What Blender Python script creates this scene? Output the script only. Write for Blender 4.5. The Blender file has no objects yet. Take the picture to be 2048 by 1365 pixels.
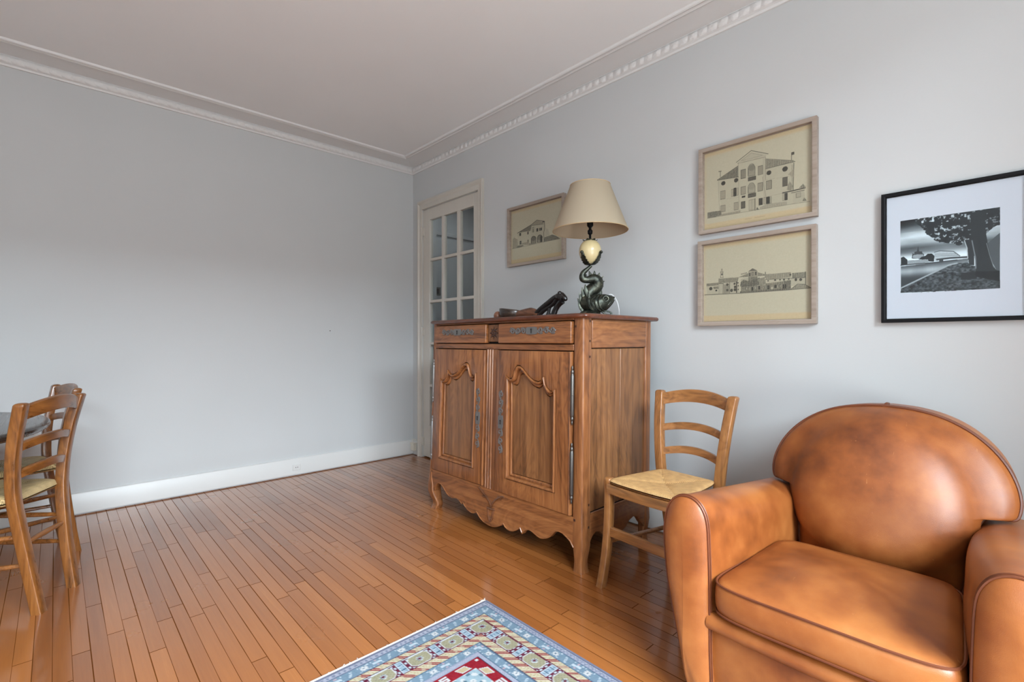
import bpy, bmesh, math, random
import numpy as np
from mathutils import Vector, Matrix

S = bpy.context.scene
COL = S.collection
R = math.radians
# ------------------------------------------------------------------ camera
CAM = (3.868, -2.386, 1.03)
cd = bpy.data.cameras.new('camera'); cam = bpy.data.objects.new('camera', cd); COL.objects.link(cam)
cam.location = CAM; cam.rotation_euler = (R(90), 0, R(46.855))
cd.sensor_width = 36; cd.lens = 975 / 2048 * 36; cd.clip_start = .02
S.camera = cam
# ------------------------------------------------------------------ world, daylight and added fill, exposure
wd = bpy.data.worlds.new('sky'); S.world = wd; wd.use_nodes = True
wd.node_tree.nodes['Background'].inputs[0].default_value = (.72, .84, 1.0, 1)
wd.node_tree.nodes['Background'].inputs[1].default_value = 1.0
def area(name, loc, rot, sx, sy, power, col):
    l = bpy.data.lights.new(name, 'AREA'); l.shape = 'RECTANGLE'; l.size = sx; l.size_y = sy
    l.energy = power; l.color = col
    o = bpy.data.objects.new(name, l); COL.objects.link(o); o.location = loc; o.rotation_euler = rot
    return o
area('daylight_side_window', (11.0, -2.2, 6.7), (0, R(90), 0), 6.6, 11.0, 6800, (.82, .91, 1.0))
area('ground_bounce_fill', (5.9, -2.1, .2), (0, R(125), 0), 1.6, 3.8, 145, (1.0, .98, .95))  # added low fill for ground bounce, lifts ceiling and upper walls
area('rear_window_fill', (4.4, -5.5, 1.7), (R(80), 0, 0), 2.4, 2.8, 72, (.93, .97, 1.0))  # added soft fill through an unseen rear window, for the fronts facing it
S.view_settings.view_transform = 'Standard'; S.view_settings.look = 'None'
S.view_settings.gamma = 1; S.view_settings.use_curve_mapping = False
S.view_settings.exposure = 1.05
S.cycles.caustics_reflective = False; S.cycles.caustics_refractive = False; S.cycles.blur_glossy = 1.0; S.cycles.sample_clamp_indirect = 4.0
# ------------------------------------------------------------------ helpers
def lin(*c):
    r = []
    for v in c:
        v = v / 255
        r.append(v / 12.92 if v < .04045 else ((v + .055) / 1.055) ** 2.4)
    return tuple(r) + (1,)

class NT:
    def __init__(s, name):
        s.m = bpy.data.materials.new(name); s.m.use_nodes = True
        s.t = s.m.node_tree; s.b = s.t.nodes['Principled BSDF']; s.out = s.t.nodes['Material Output']
    def n(s, typ, ins=None, **props):
        nd = s.t.nodes.new('ShaderNode' + typ)
        for k, v in props.items(): setattr(nd, k, v)
        for k, v in (ins or {}).items(): s.set(nd.inputs[k], v)
        return nd
    def set(s, sock, v):
        if isinstance(v, bpy.types.NodeSocket): s.t.links.new(v, sock)
        else: sock.default_value = v
    def math(s, op, a, b=0.0, c=0.0):
        nd = s.n('Math', operation=op); s.set(nd.inputs[0], a); s.set(nd.inputs[1], b)
        s.set(nd.inputs[2], c); return nd.outputs[0]
    def ramp(s, fac, stops):
        nd = s.n('ValToRGB'); s.set(nd.inputs[0], fac); e = nd.color_ramp.elements
        while len(e) < len(stops): e.new(.5)
        for q, (p, c) in zip(e, stops): q.position = p; q.color = c
        return nd.outputs[0]
    def mix(s, f, a, b, mode='MIX'):
        nd = s.n('Mix', data_type='RGBA', blend_type=mode); s.set(nd.inputs[0], f); s.set(nd.inputs[6], a); s.set(nd.inputs[7], b)
        return nd.outputs[2]
    def noise(s, vec, scale, detail=4, rough=.5, dist=0.0):
        nd = s.n('TexNoise', {'Scale': scale, 'Detail': detail, 'Roughness': rough, 'Distortion': dist})
        if vec is not None: s.t.links.new(vec, nd.inputs['Vector'])
        return nd.outputs[0]
    def coord(s, kind='Object', scale=(1, 1, 1)):
        c = s.n('TexCoord').outputs[kind]
        if scale == (1, 1, 1): return c
        mp = s.n('Mapping'); s.t.links.new(c, mp.inputs[0]); mp.inputs['Scale'].default_value = scale
        return mp.outputs[0]
    def bump(s, h, strength=.2, dist=.01):
        nd = s.n('Bump', {'Strength': strength, 'Distance': dist, 'Height': h}); s.t.links.new(nd.outputs[0], s.b.inputs['Normal'])
    def p(s, **k):
        for a, v in k.items(): s.set(s.b.inputs[a.replace('_', ' ')], v)
        return s

def plain(name, col, rough=.5, metal=0, coat=0, bump=0, bscale=200, vary=.0):
    t = NT(name); t.p(Roughness=rough, Metallic=metal, Coat_Weight=coat, Coat_Roughness=.1)
    if vary:
        n = t.noise(t.coord(), 6, 5)
        a = tuple(v * (1 - vary) for v in col[:3]) + (1,); b = tuple(min(1, v * (1 + vary)) for v in col[:3]) + (1,)
        t.p(Base_Color=t.ramp(n, [(.3, a), (.7, b)]))
    else: t.p(Base_Color=col)
    if bump: t.bump(t.noise(t.coord(), bscale, 3), bump, .003)
    return t.m

def wood(name, dark, mid, light, grain='z', rough=.38, coat=.25, scale=1.0, contrast=1.0):
    t = NT(name)
    k = {'x': (1.4, 44, 44), 'y': (44, 1.4, 44), 'z': (44, 44, 1.4)}[grain]
    v = t.coord('Object', tuple(q * scale for q in k))
    n1 = t.noise(v, 1.0, 6, .65, .5)
    k2 = {'x': (2.2, 9, 9), 'y': (9, 2.2, 9), 'z': (9, 9, 2.2)}[grain]
    n2 = t.noise(t.coord('Object', k2), .55, 3, .5, 2.5)
    ring = t.math('FRACT', t.math('MULTIPLY', n2, 9.0))
    ring = t.math('ABSOLUTE', t.math('SUBTRACT', ring, .5))
    f = t.math('ADD', t.math('MULTIPLY', n1, .82), t.math('MULTIPLY', ring, .27 * contrast))
    f = t.math('ADD', f, t.math('MULTIPLY', t.math('SUBTRACT', t.noise(t.coord(), 2.2, 2), .5), .26))
    c = t.ramp(f, [(.25, dark), (.45, mid), (.72, light)])
    pores = t.noise(t.coord('Object', tuple(q * 3.5 for q in k)), 1.0, 2, .6)
    c = t.mix(t.math('MULTIPLY', t.math('GREATER_THAN', pores, .64), .35), c, dark)
    t.p(Base_Color=c, Roughness=t.math('ADD', rough - .06, t.math('MULTIPLY', n1, .14)), Coat_Weight=coat, Coat_Roughness=.18)
    t.bump(n1, .12, .004)
    return t.m

class MB:
    def __init__(s): s.v = []; s.f = []; s.mi = []
    def add(s, vs, fs, mi=0):
        o = len(s.v); s.v += [tuple(v) for v in vs]; s.f += [tuple(i + o for i in f) for f in fs]; s.mi += [mi] * len(fs); return s
    def box(s, a, b, mi=0, M=None):
        (x0, y0, z0), (x1, y1, z1) = a, b
        x0, x1 = min(x0, x1), max(x0, x1); y0, y1 = min(y0, y1), max(y0, y1); z0, z1 = min(z0, z1), max(z0, z1)
        v = [(x0, y0, z0), (x1, y0, z0), (x1, y1, z0), (x0, y1, z0), (x0, y0, z1), (x1, y0, z1), (x1, y1, z1), (x0, y1, z1)]
        if M: v = [M @ Vector(q) for q in v]
        return s.add(v, [(0, 3, 2, 1), (4, 5, 6, 7), (0, 1, 5, 4), (1, 2, 6, 5), (2, 3, 7, 6), (3, 0, 4, 7)], mi)
    def loft(s, secs, cap=True, closed=True, mi=0):
        n = len(secs[0]); vs = [p for q in secs for p in q]; fs = []
        for i in range(len(secs) - 1):
            for j in range(n if closed else n - 1):
                a = i * n + j; b = i * n + (j + 1) % n; fs.append((a, b, b + n, a + n))
        if cap and closed: fs.append(tuple(range(n))[::-1]); fs.append(tuple(range((len(secs) - 1) * n, len(secs) * n)))
        return s.add(vs, fs, mi)
    def lathe(s, prof, c=(0, 0, 0), n=32, mi=0, cap=True):
        secs = [[(c[0] + r * math.cos(2 * math.pi * k / n), c[1] + r * math.sin(2 * math.pi * k / n), c[2] + z) for k in range(n)] for r, z in prof]
        return s.loft(secs, cap, True, mi)
    def tube(s, pts, rad, n=8, ax=None, k=1.0, closed=False, mi=0):
        P = [Vector(p) for p in pts]; m = len(P)
        if not isinstance(rad, (list, tuple)): rad = [rad] * m
        T = []
        for i in range(m):
            a = P[i - 1] if (i or closed) else P[0]; b = P[(i + 1) % m] if (i < m - 1 or closed) else P[-1]
            d = b - a; T.append(d.normalized() if d.length > 1e-9 else Vector((0, 0, 1)))
        ref = Vector(ax) if ax else (Vector((0, 0, 1)) if abs(T[0].z) < .9 else Vector((1, 0, 0)))
        secs = []; u = None
        for i in range(m):
            if ax or u is None: u = ref - T[i] * ref.dot(T[i])
            else: u = u - T[i] * u.dot(T[i])
            if u.length < 1e-6: u = T[i].orthogonal()
            u.normalize(); w = T[i].cross(u)
            secs.append([P[i] + rad[i] * (k * math.cos(2 * math.pi * j / n) * u + math.sin(2 * math.pi * j / n) * w) for j in range(n)])
        if closed: secs.append(secs[0])
        return s.loft(secs, not closed, True, mi)
    def ball(s, c, r, n=16, k=(1, 1, 1), mi=0):
        pr = [(max(1e-4, math.sin(math.pi * i / n)), -math.cos(math.pi * i / n)) for i in range(n + 1)]
        secs = [[(c[0] + r * k[0] * q * math.cos(2 * math.pi * j / (2 * n)), c[1] + r * k[1] * q * math.sin(2 * math.pi * j / (2 * n)), c[2] + r * k[2] * z) for j in range(2 * n)] for q, z in pr]
        return s.loft(secs, True, True, mi)
    def curve2d(s, outlines, depth, M, bevel=0.0, mi=0):
        """flat outline(s) with holes, given a thickness; M places the 2-D plane"""
        cu = bpy.data.curves.new('t', 'CURVE'); cu.dimensions = '2D'; cu.fill_mode = 'BOTH'; cu.extrude = depth / 2
        cu.bevel_depth = bevel; cu.bevel_resolution = 1; cu.offset = -bevel
        for o in outlines:
            sp = cu.splines.new('POLY'); sp.points.add(len(o) - 1); sp.use_cyclic_u = True
            for p, q in zip(sp.points, o): p.co = (q[0], q[1], 0, 1)
        ob = bpy.data.objects.new('t', cu); COL.objects.link(ob); bpy.context.view_layer.update()
        me = bpy.data.meshes.new_from_object(ob.evaluated_get(bpy.context.evaluated_depsgraph_get()))
        s.add([M @ v.co for v in me.vertices], [tuple(p.vertices) for p in me.polygons], mi)
        bpy.data.objects.remove(ob); bpy.data.curves.remove(cu); bpy.data.meshes.remove(me)
        return s
    def build(s, name, mats, parent=None, off=(0, 0, 0), smooth=35, bevel=0, seg=2, warp=None, loc=None, recalc=True):
        me = bpy.data.meshes.new(name)
        vs = [warp(v) for v in s.v] if warp else s.v
        me.from_pydata([(a - off[0], b - off[1], c - off[2]) for a, b, c in vs], [], s.f)
        for m in (mats if isinstance(mats, (list, tuple)) else [mats]): me.materials.append(m)
        me.polygons.foreach_set('material_index', s.mi)
        if recalc:
            bm = bmesh.new(); bm.from_mesh(me); bmesh.ops.remove_doubles(bm, verts=bm.verts, dist=1e-6); bmesh.ops.recalc_face_normals(bm, faces=bm.faces); bm.to_mesh(me); bm.free()
        if smooth:
            me.polygons.foreach_set('use_smooth', [True] * len(me.polygons)); me.set_sharp_from_angle(angle=R(smooth))
        o = bpy.data.objects.new(name, me); COL.objects.link(o)
        if parent: o.parent = parent
        if loc: o.location = loc
        if bevel:
            b = o.modifiers.new('bevel', 'BEVEL'); b.width = bevel; b.segments = seg; b.limit_method = 'ANGLE'; b.angle_limit = R(50)
        return o

def tag(o, label=None, cat=None, group=None, kind=None):
    for k, v in (('label', label), ('category', cat), ('group', group), ('kind', kind)):
        if v: o[k] = v
    return o
def thing(name, label, cat, loc=(0, 0, 0), rz=0.0, group=None):
    o = bpy.data.objects.new(name, None); COL.objects.link(o); o.empty_display_size = .1
    o.location = loc; o.rotation_euler = (0, 0, rz); return tag(o, label, cat, group)
def struct(o): o['kind'] = 'structure'; return o
def copy_tree(o, parent=None):
    c = o.copy(); COL.objects.link(c); c.parent = parent
    for ch in list(o.children): copy_tree(ch, c)
    return c
def smoothpath(pts, per=6, closed=False):
    P = [np.array(p, float) for p in pts]; n = len(P); out = []
    for i in range(n if closed else n - 1):
        g = lambda k: P[k % n] if closed else P[min(max(k, 0), n - 1)]
        a, b, c, d = g(i - 1), g(i), g(i + 1), g(i + 2)
        for j in range(per):
            t = j / per
            out.append(.5 * ((2 * b) + (c - a) * t + (2 * a - 5 * b + 4 * c - d) * t * t + (3 * b - a - 3 * c + d) * t ** 3))
    if not closed: out.append(P[-1])
    return [tuple(float(x) for x in q) for q in out]
XZ = Matrix(((1, 0, 0, 0), (0, 0, -1, 0), (0, 1, 0, 0), (0, 0, 0, 1)))   # 2-D (x, y) -> (x, 0, z); depth along -y
def XZat(y): return Matrix.Translation((0, y, 0)) @ XZ
def YZat(x): return Matrix.Translation((x, 0, 0)) @ Matrix(((0, 0, 1, 0), (1, 0, 0, 0), (0, 1, 0, 0), (0, 0, 0, 1)))
def colour_grid(name, nx, ny, place, rgb, mat, parent=None):
    """grid sheet; rgb is (ny, nx, 3) display colours per vertex"""
    vs = [place(i / (nx - 1), j / (ny - 1)) for j in range(ny) for i in range(nx)]
    a = np.arange((nx - 1) * (ny - 1)); j, i = a // (nx - 1), a % (nx - 1); b = j * nx + i
    fs = np.stack([b, b + 1, b + nx + 1, b + nx], 1)
    me = bpy.data.meshes.new(name); me.from_pydata(vs, [], fs.tolist()); me.materials.append(mat)
    c = rgb.reshape(-1, 3) / 255.0; c = np.where(c < .04045, c / 12.92, ((c + .055) / 1.055) ** 2.4)
    at = me.color_attributes.new('col', 'FLOAT_COLOR', 'POINT')
    at.data.foreach_set('color', np.concatenate([c, np.ones((len(c), 1))], 1).astype(np.float32).ravel())
    o = bpy.data.objects.new(name, me); COL.objects.link(o)
    if parent: o.parent = parent
    return o
def colmat(name, rough, bump=0, bs=900, spec=.5):
    t = NT(name); a = t.n('Attribute', attribute_name='col')
    t.p(Base_Color=a.outputs['Color'], Roughness=rough, Specular_IOR_Level=spec)
    if bump: t.bump(t.noise(t.coord(), bs, 2), bump, .002)
    return t.m
DRAW_V = [('p',[(.156,.609),(.351,.593),(.36,.161),(.189,.161)],.06),('p',[(.351,.764),(.601,.756),(.601,.166),(.36,.161)],.05),('p',[(.601,.614),(.84,.606),(.834,.15),(.601,.161)],.08),('p',[(.601,.751),(.601,.166),(.586,.163),(.574,.754)],.12),('h',[(.146,.619),(.349,.728),(.351,.593),(.162,.609)],.75),('h',[(.601,.728),(.834,.63),(.85,.617),(.601,.614)],.55),('l',[(.146,.614),(.353,.593)],.004,.8),('l',[(.601,.611),(.85,.614)],.004,.8),('l',[(.146,.619),(.349,.728)],.003,.7),('l',[(.601,.728),(.838,.63)],.002,.6),('p',[(.345,.769),(.472,.852),(.609,.775),(.601,.749),(.353,.764)],.1),('l',[(.333,.775),(.472,.868),(.624,.777)],.004,.85),('l',[(.345,.756),(.601,.749)],.003,.5),('l',[(.378,.78),(.472,.839),(.574,.777),(.378,.78)],.002,.4),('l',[(.156,.604),(.168,.189)],.002,.4),('l',[(.84,.601),(.834,.295)],.004,.8),('l',[(.825,.583),(.825,.342)],.003,.5),('l',[(.351,.764),(.36,.161)],.002,.5),('l',[(.601,.749),(.601,.484)],.002,.5),('l',[(.574,.526),(.586,.412),(.605,.29)],.003,.4),('r',.399,.614,.024,.054,.6),('r',.555,.609,.023,.054,.5),('r',.476,.617,.032,.05,.45),('e',.476,.666,.029,.039,.45),('r',.476,.404,.032,.04,.3),('e',.476,.443,.029,.039,.3),('l',[(.443,.578),(.443,.676),(.459,.707),(.476,.712),(.491,.705),(.507,.666),(.507,.57)],.003,.7),('l',[(.443,.373),(.443,.453),(.459,.484),(.476,.487),(.491,.479),(.507,.443),(.507,.37)],.003,.7),('r',.478,.536,.036,.025,.75),('r',.478,.339,.036,.023,.7),('r',.202,.417,.026,.052,.35),('r',.295,.417,.011,.046,.25),('r',.32,.42,.012,.051,.9),('r',.343,.42,.01,.047,.25),('r',.399,.417,.024,.049,.4),('r',.401,.342,.016,.01,.9),('r',.553,.415,.024,.05,.45),('r',.63,.417,.025,.052,.5),('r',.767,.415,.022,.052,.7),('r',.202,.249,.026,.041,.35),('r',.331,.246,.022,.047,.35),('r',.397,.244,.02,.043,.7),('r',.478,.225,.029,.064,.2),('l',[(.507,.293),(.507,.153)],.004,.8),('l',[(.478,.29),(.478,.155)],.002,.5),('r',.557,.244,.018,.041,.85),('r',.595,.244,.012,.04,.25),('r',.622,.241,.013,.043,.9),('r',.644,.241,.008,.041,.25),('r',.775,.244,.013,.041,.85),('r',.753,.246,.008,.043,.25),('e',.206,.56,.021,.026,.9),('e',.331,.56,.02,.026,.9),('e',.63,.557,.021,.026,.9),('e',.767,.557,.023,.029,.9),('l',[(.177,.712),(.177,.648)],.006,.4),('l',[(.162,.718),(.185,.715)],.006,.7),('l',[(.821,.72),(.821,.637)],.004,.7),('r',.832,.71,.011,.017,.8),('l',[(.748,.293),(.83,.293),(.929,.298)],.008,.85),('l',[(.821,.272),(.923,.275)],.005,.7),('p',[(.832,.272),(.923,.272),(.933,.15),(.834,.148)],.12),('r',.877,.233,.02,.027,.3),('h',[(.881,.311),(.913,.347),(.933,.311),(.929,.298)],.6),('h',[(.046,.163),(.046,.236),(.102,.236),(.183,.228),(.189,.168)],.7),('h',[(.189,.161),(.189,.184),(.378,.184),(.366,.158)],.4),('h',[(.551,.176),(.609,.202),(.782,.187),(.782,.15),(.551,.153)],.3),('h',[(.909,.158),(.923,.194),(.944,.153)],.7),('h',[(.514,.158),(.526,.184),(.545,.155)],.8),('h',[(.788,.36),(.805,.409),(.832,.347),(.821,.298),(.782,.316)],.5),('h',[(.792,.487),(.838,.534),(.838,.446)],.35),('l',[(.046,.163),(.36,.158),(.507,.155),(.782,.148),(.967,.14)],.003,.5),('l',[(.168,.365),(.36,.347)],.0015,.3),('l',[(.601,.484),(.838,.459)],.0015,.3),('l',[(.601,.29),(.748,.288)],.0015,.3),('l',[(.416,.07),(.478,.07)],.002,.35),('l',[(.503,.067),(.593,.067)],.002,.4)]
DRAW_L = [('p',[(.043,.461),(.166,.464),(.166,.362),(.05,.365)],.08),('p',[(.17,.487),(.364,.482),(.364,.357),(.17,.362)],.12),('h',[(.043,.5),(.166,.5),(.166,.464),(.043,.466)],.6),('h',[(.166,.549),(.364,.544),(.352,.487),(.166,.49)],.55),('e',.087,.432,.017,.021,.85),('e',.143,.404,.01,.011,.9),('h',[(.114,.453),(.166,.453),(.166,.422),(.114,.427)],.7),('l',[(.213,.484),(.211,.354)],.005,.6),('l',[(.17,.487),(.213,.484)],.004,.8),('h',[(.219,.469),(.271,.471),(.271,.362),(.219,.359)],.5),('e',.253,.466,.012,.015,.8),('e',.253,.398,.012,.015,.8),('e',.323,.469,.01,.013,.85),('e',.327,.43,.01,.016,.85),('e',.294,.391,.014,.019,.8),('e',.327,.396,.013,.018,.85),('e',.354,.477,.008,.008,.9),('e',.358,.44,.006,.008,.9),('e',.358,.396,.006,.008,.8),('l',[(.342,.49),(.342,.362)],.008,.9),('l',[(.275,.529),(.275,.359)],.005,.5),('l',[(.186,.557),(.19,.628),(.199,.669),(.209,.628),(.211,.555)],.003,.6),('r',.201,.599,.009,.01,.6),('l',[(.184,.628),(.213,.625)],.004,.7),('l',[(.184,.563),(.213,.56)],.004,.5),('p',[(.453,.594),(.536,.599),(.536,.451),(.453,.445)],.35),('h',[(.453,.531),(.536,.529),(.538,.435),(.453,.437)],.7),('p',[(.447,.599),(.491,.635),(.534,.602)],.6),('r',.464,.563,.005,.019,.8),('r',.52,.57,.005,.02,.75),('r',.493,.568,.008,.019,.45),('h',[(.358,.542),(.453,.583),(.453,.536)],.6),('h',[(.381,.583),(.441,.594),(.441,.581),(.381,.57)],.5),('p',[(.381,.518),(.453,.531),(.453,.487),(.381,.49)],.15),('h',[(.375,.432),(.381,.482),(.408,.508),(.453,.487),(.497,.503),(.551,.518),(.576,.487),(.582,.424),(.518,.43),(.464,.422)],.85),('h',[(.385,.422),(.398,.464),(.458,.466),(.528,.451),(.551,.427)],.9),('h',[(.538,.505),(.602,.518),(.609,.427),(.551,.427)],.55),('h',[(.538,.581),(.609,.547),(.609,.531),(.538,.531)],.6),('l',[(.605,.573),(.605,.513)],.006,.6),('h',[(.605,.549),(.822,.547),(.822,.487),(.609,.487)],.5),('h',[(.828,.534),(.938,.536),(.938,.471),(.828,.471)],.65),('l',[(.609,.487),(.938,.471)],.004,.7),('p',[(.609,.484),(.82,.482),(.82,.445),(.609,.443)],.08),('p',[(.82,.471),(.938,.471),(.938,.393),(.82,.391)],.12),('e',.816,.518,.008,.013,.85),('e',.629,.469,.007,.008,.85),('e',.689,.471,.009,.01,.85),('e',.731,.471,.006,.01,.85),('e',.764,.469,.008,.013,.8),('e',.803,.471,.007,.01,.8),('e',.861,.456,.011,.016,.85),('e',.899,.453,.012,.016,.8),('l',[(.938,.534),(.938,.398)],.005,.7),('h',[(.381,.424),(.609,.424),(.609,.352),(.381,.354)],.65),('h',[(.609,.443),(.82,.453),(.82,.352),(.609,.352)],.65),('h',[(.756,.453),(.82,.456),(.82,.357),(.795,.354)],.8),('r',.389,.396,.004,.018,.2),('r',.437,.398,.008,.017,.3),('r',.464,.396,.005,.017,.2),('r',.487,.383,.007,.028,.85),('r',.518,.398,.007,.018,.2),('r',.551,.396,.008,.018,.75),('r',.588,.396,.006,.016,.35),('r',.631,.393,.009,.021,.8),('r',.663,.383,.013,.017,.15),('r',.692,.398,.008,.018,.8),('r',.731,.398,.008,.017,.4),('r',.76,.391,.006,.024,.85),('r',.776,.388,.006,.026,.85),('r',.712,.393,.006,.017,.15),('h',[(.82,.354),(.849,.383),(.874,.396),(.925,.398),(.973,.352)],.55),('l',[(.82,.354),(.874,.406),(.93,.398),(.979,.354)],.004,.8),('h',[(.375,.37),(.805,.367),(.805,.349),(.375,.349)],.85),('l',[(.025,.359),(.375,.349),(.801,.349),(.981,.354)],.006,.6),('l',[(.17,.487),(.17,.359)],.003,.4)]
DRAW_B = [('p',[(.143,.557),(.4,.555),(.4,.32),(.143,.301)],.06),('p',[(.4,.648),(.661,.635),(.653,.309),(.392,.312)],.1),('h',[(.143,.563),(.427,.659),(.4,.552),(.198,.563)],.75),('l',[(.139,.563),(.427,.659)],.006,.9),('p',[(.435,.661),(.52,.704),(.637,.656),(.629,.619),(.435,.64)],.3),('l',[(.427,.661),(.52,.712),(.665,.659)],.006,.85),('l',[(.427,.64),(.645,.621)],.006,.7),('l',[(.661,.659),(.665,.549),(.651,.475),(.653,.309)],.007,.85),('r',.645,.656,.019,.01,.8),('r',.529,.541,.017,.029,.95),('r',.59,.539,.025,.024,.95),('r',.586,.539,.004,.026,.3),('r',.449,.56,.019,.044,.35),('r',.198,.531,.017,.025,.9),('r',.351,.525,.015,.023,.7),('r',.204,.379,.016,.031,.7),('r',.353,.376,.013,.028,.65),('r',.453,.541,.007,.023,.6),('r',.461,.357,.044,.047,.65),('e',.461,.403,.043,.04,.65),('r',.578,.355,.047,.04,.55),('e',.576,.4,.046,.045,.55),('r',.602,.368,.016,.052,.95),('l',[(.416,.317),(.416,.413),(.435,.44),(.461,.443),(.49,.429),(.504,.403)],.008,.9),('l',[(.529,.325),(.529,.405),(.549,.437),(.578,.443),(.606,.429),(.624,.395)],.008,.9),('h',[(.653,.309),(.661,.387),(.724,.392),(.798,.405),(.867,.371),(.933,.312)],.75),('h',[(.669,.392),(.678,.547),(.724,.512),(.757,.405)],.15),('h',[(.041,.304),(.047,.469),(.073,.499),(.143,.451),(.151,.349),(.124,.301)],.35),('h',[(.116,.299),(.143,.336),(.251,.331),(.269,.312),(.188,.293)],.7),('h',[(.224,.344),(.233,.368),(.365,.365),(.365,.309)],.4),('l',[(.033,.299),(.365,.301),(.653,.309),(.937,.307)],.004,.5),('h',[(.365,.301),(.373,.341),(.418,.331),(.418,.307)],.5)]
DRAW_PH = [('p',[(.004,.496),(.037,.507),(.077,.461),(.077,.393),(.004,.382)],40),('p',[(.077,.45),(.306,.439),(.306,.4),(.077,.389)],150),('p',[(.125,.471),(.133,.543),(.151,.529),(.155,.557),(.18,.561),(.195,.632),(.206,.557),(.236,.554),(.243,.525),(.258,.518),(.258,.475),(.206,.457)],60),('p',[(.133,.482),(.144,.514),(.188,.518),(.25,.511),(.254,.479),(.188,.461)],150),('p',[(.203,.446),(.228,.479),(.273,.489),(.298,.514),(.339,.511),(.368,.479),(.361,.4),(.306,.411),(.298,.439)],35),('p',[(.365,.411),(.368,.504),(.376,.529),(.424,.536),(.56,.514),(.626,.446),(.626,.432),(.409,.436),(.409,.4)],185),('l',[(.368,.525),(.424,.536),(.56,.511),(.622,.446)],.01,90),('l',[(.368,.5),(.593,.475)],.006,120),('l',[(.368,.475),(.615,.454)],.006,120),('l',[(.394,.425),(.53,.429),(.703,.421)],.02,45),('r',.435,.411,.021,.014,60),('l',[(.004,.393),(.368,.389),(.593,.396)],.012,50)]
DRAW_FOL = [('p',[(.114,1.007),(.203,1.014),(.998,1.0),(.998,.782),(.936,.768),(.895,.718),(.866,.657),(.785,.6),(.696,.614),(.685,.65),(.652,.621),(.634,.571),(.582,.604),(.53,.618),(.427,.632),(.368,.675),(.328,.736),(.258,.793),(.258,.854),(.203,.896),(.173,.964)],30)]
DRAW_TR = [('p',[(.877,.564),(.998,.682),(.998,.214),(.965,.229),(.932,.318)],78),('p',[(.663,.643),(.696,.539),(.703,.411),(.711,.318),(.762,.307),(.762,.439),(.733,.643)],45),('p',[(.722,.979),(.858,.979),(.869,.721),(.895,.511),(.932,.304),(.965,.229),(.998,.214),(.998,.093),(.773,.164),(.777,.318),(.755,.489),(.733,.618)],42),('l',[(.667,.636),(.692,.539),(.7,.411)],.008,190),('l',[(.74,.625),(.755,.521),(.773,.404),(.777,.268)],.01,120),('l',[(.877,.571),(.906,.418),(.943,.261)],.006,120),('r',.711,.179,.076,.044,38),('p',[(.773,.164),(.773,.229),(.998,.214),(.998,.082)],28)]
DRAW_BANK = [('p',[(.007,.075),(.394,.271),(.516,.336),(.593,.354),(.703,.354),(.715,.318),(.998,.214),(1.002,-.004),(.0,.011)],70),('l',[(.007,.079),(.394,.275),(.516,.339),(.593,.354)],.018,165)]
DRAW_WAT = [('p',[(.004,.375),(.368,.386),(.703,.404),(.703,.354),(.593,.354),(.394,.271),(.004,.075)],95)]
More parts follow.
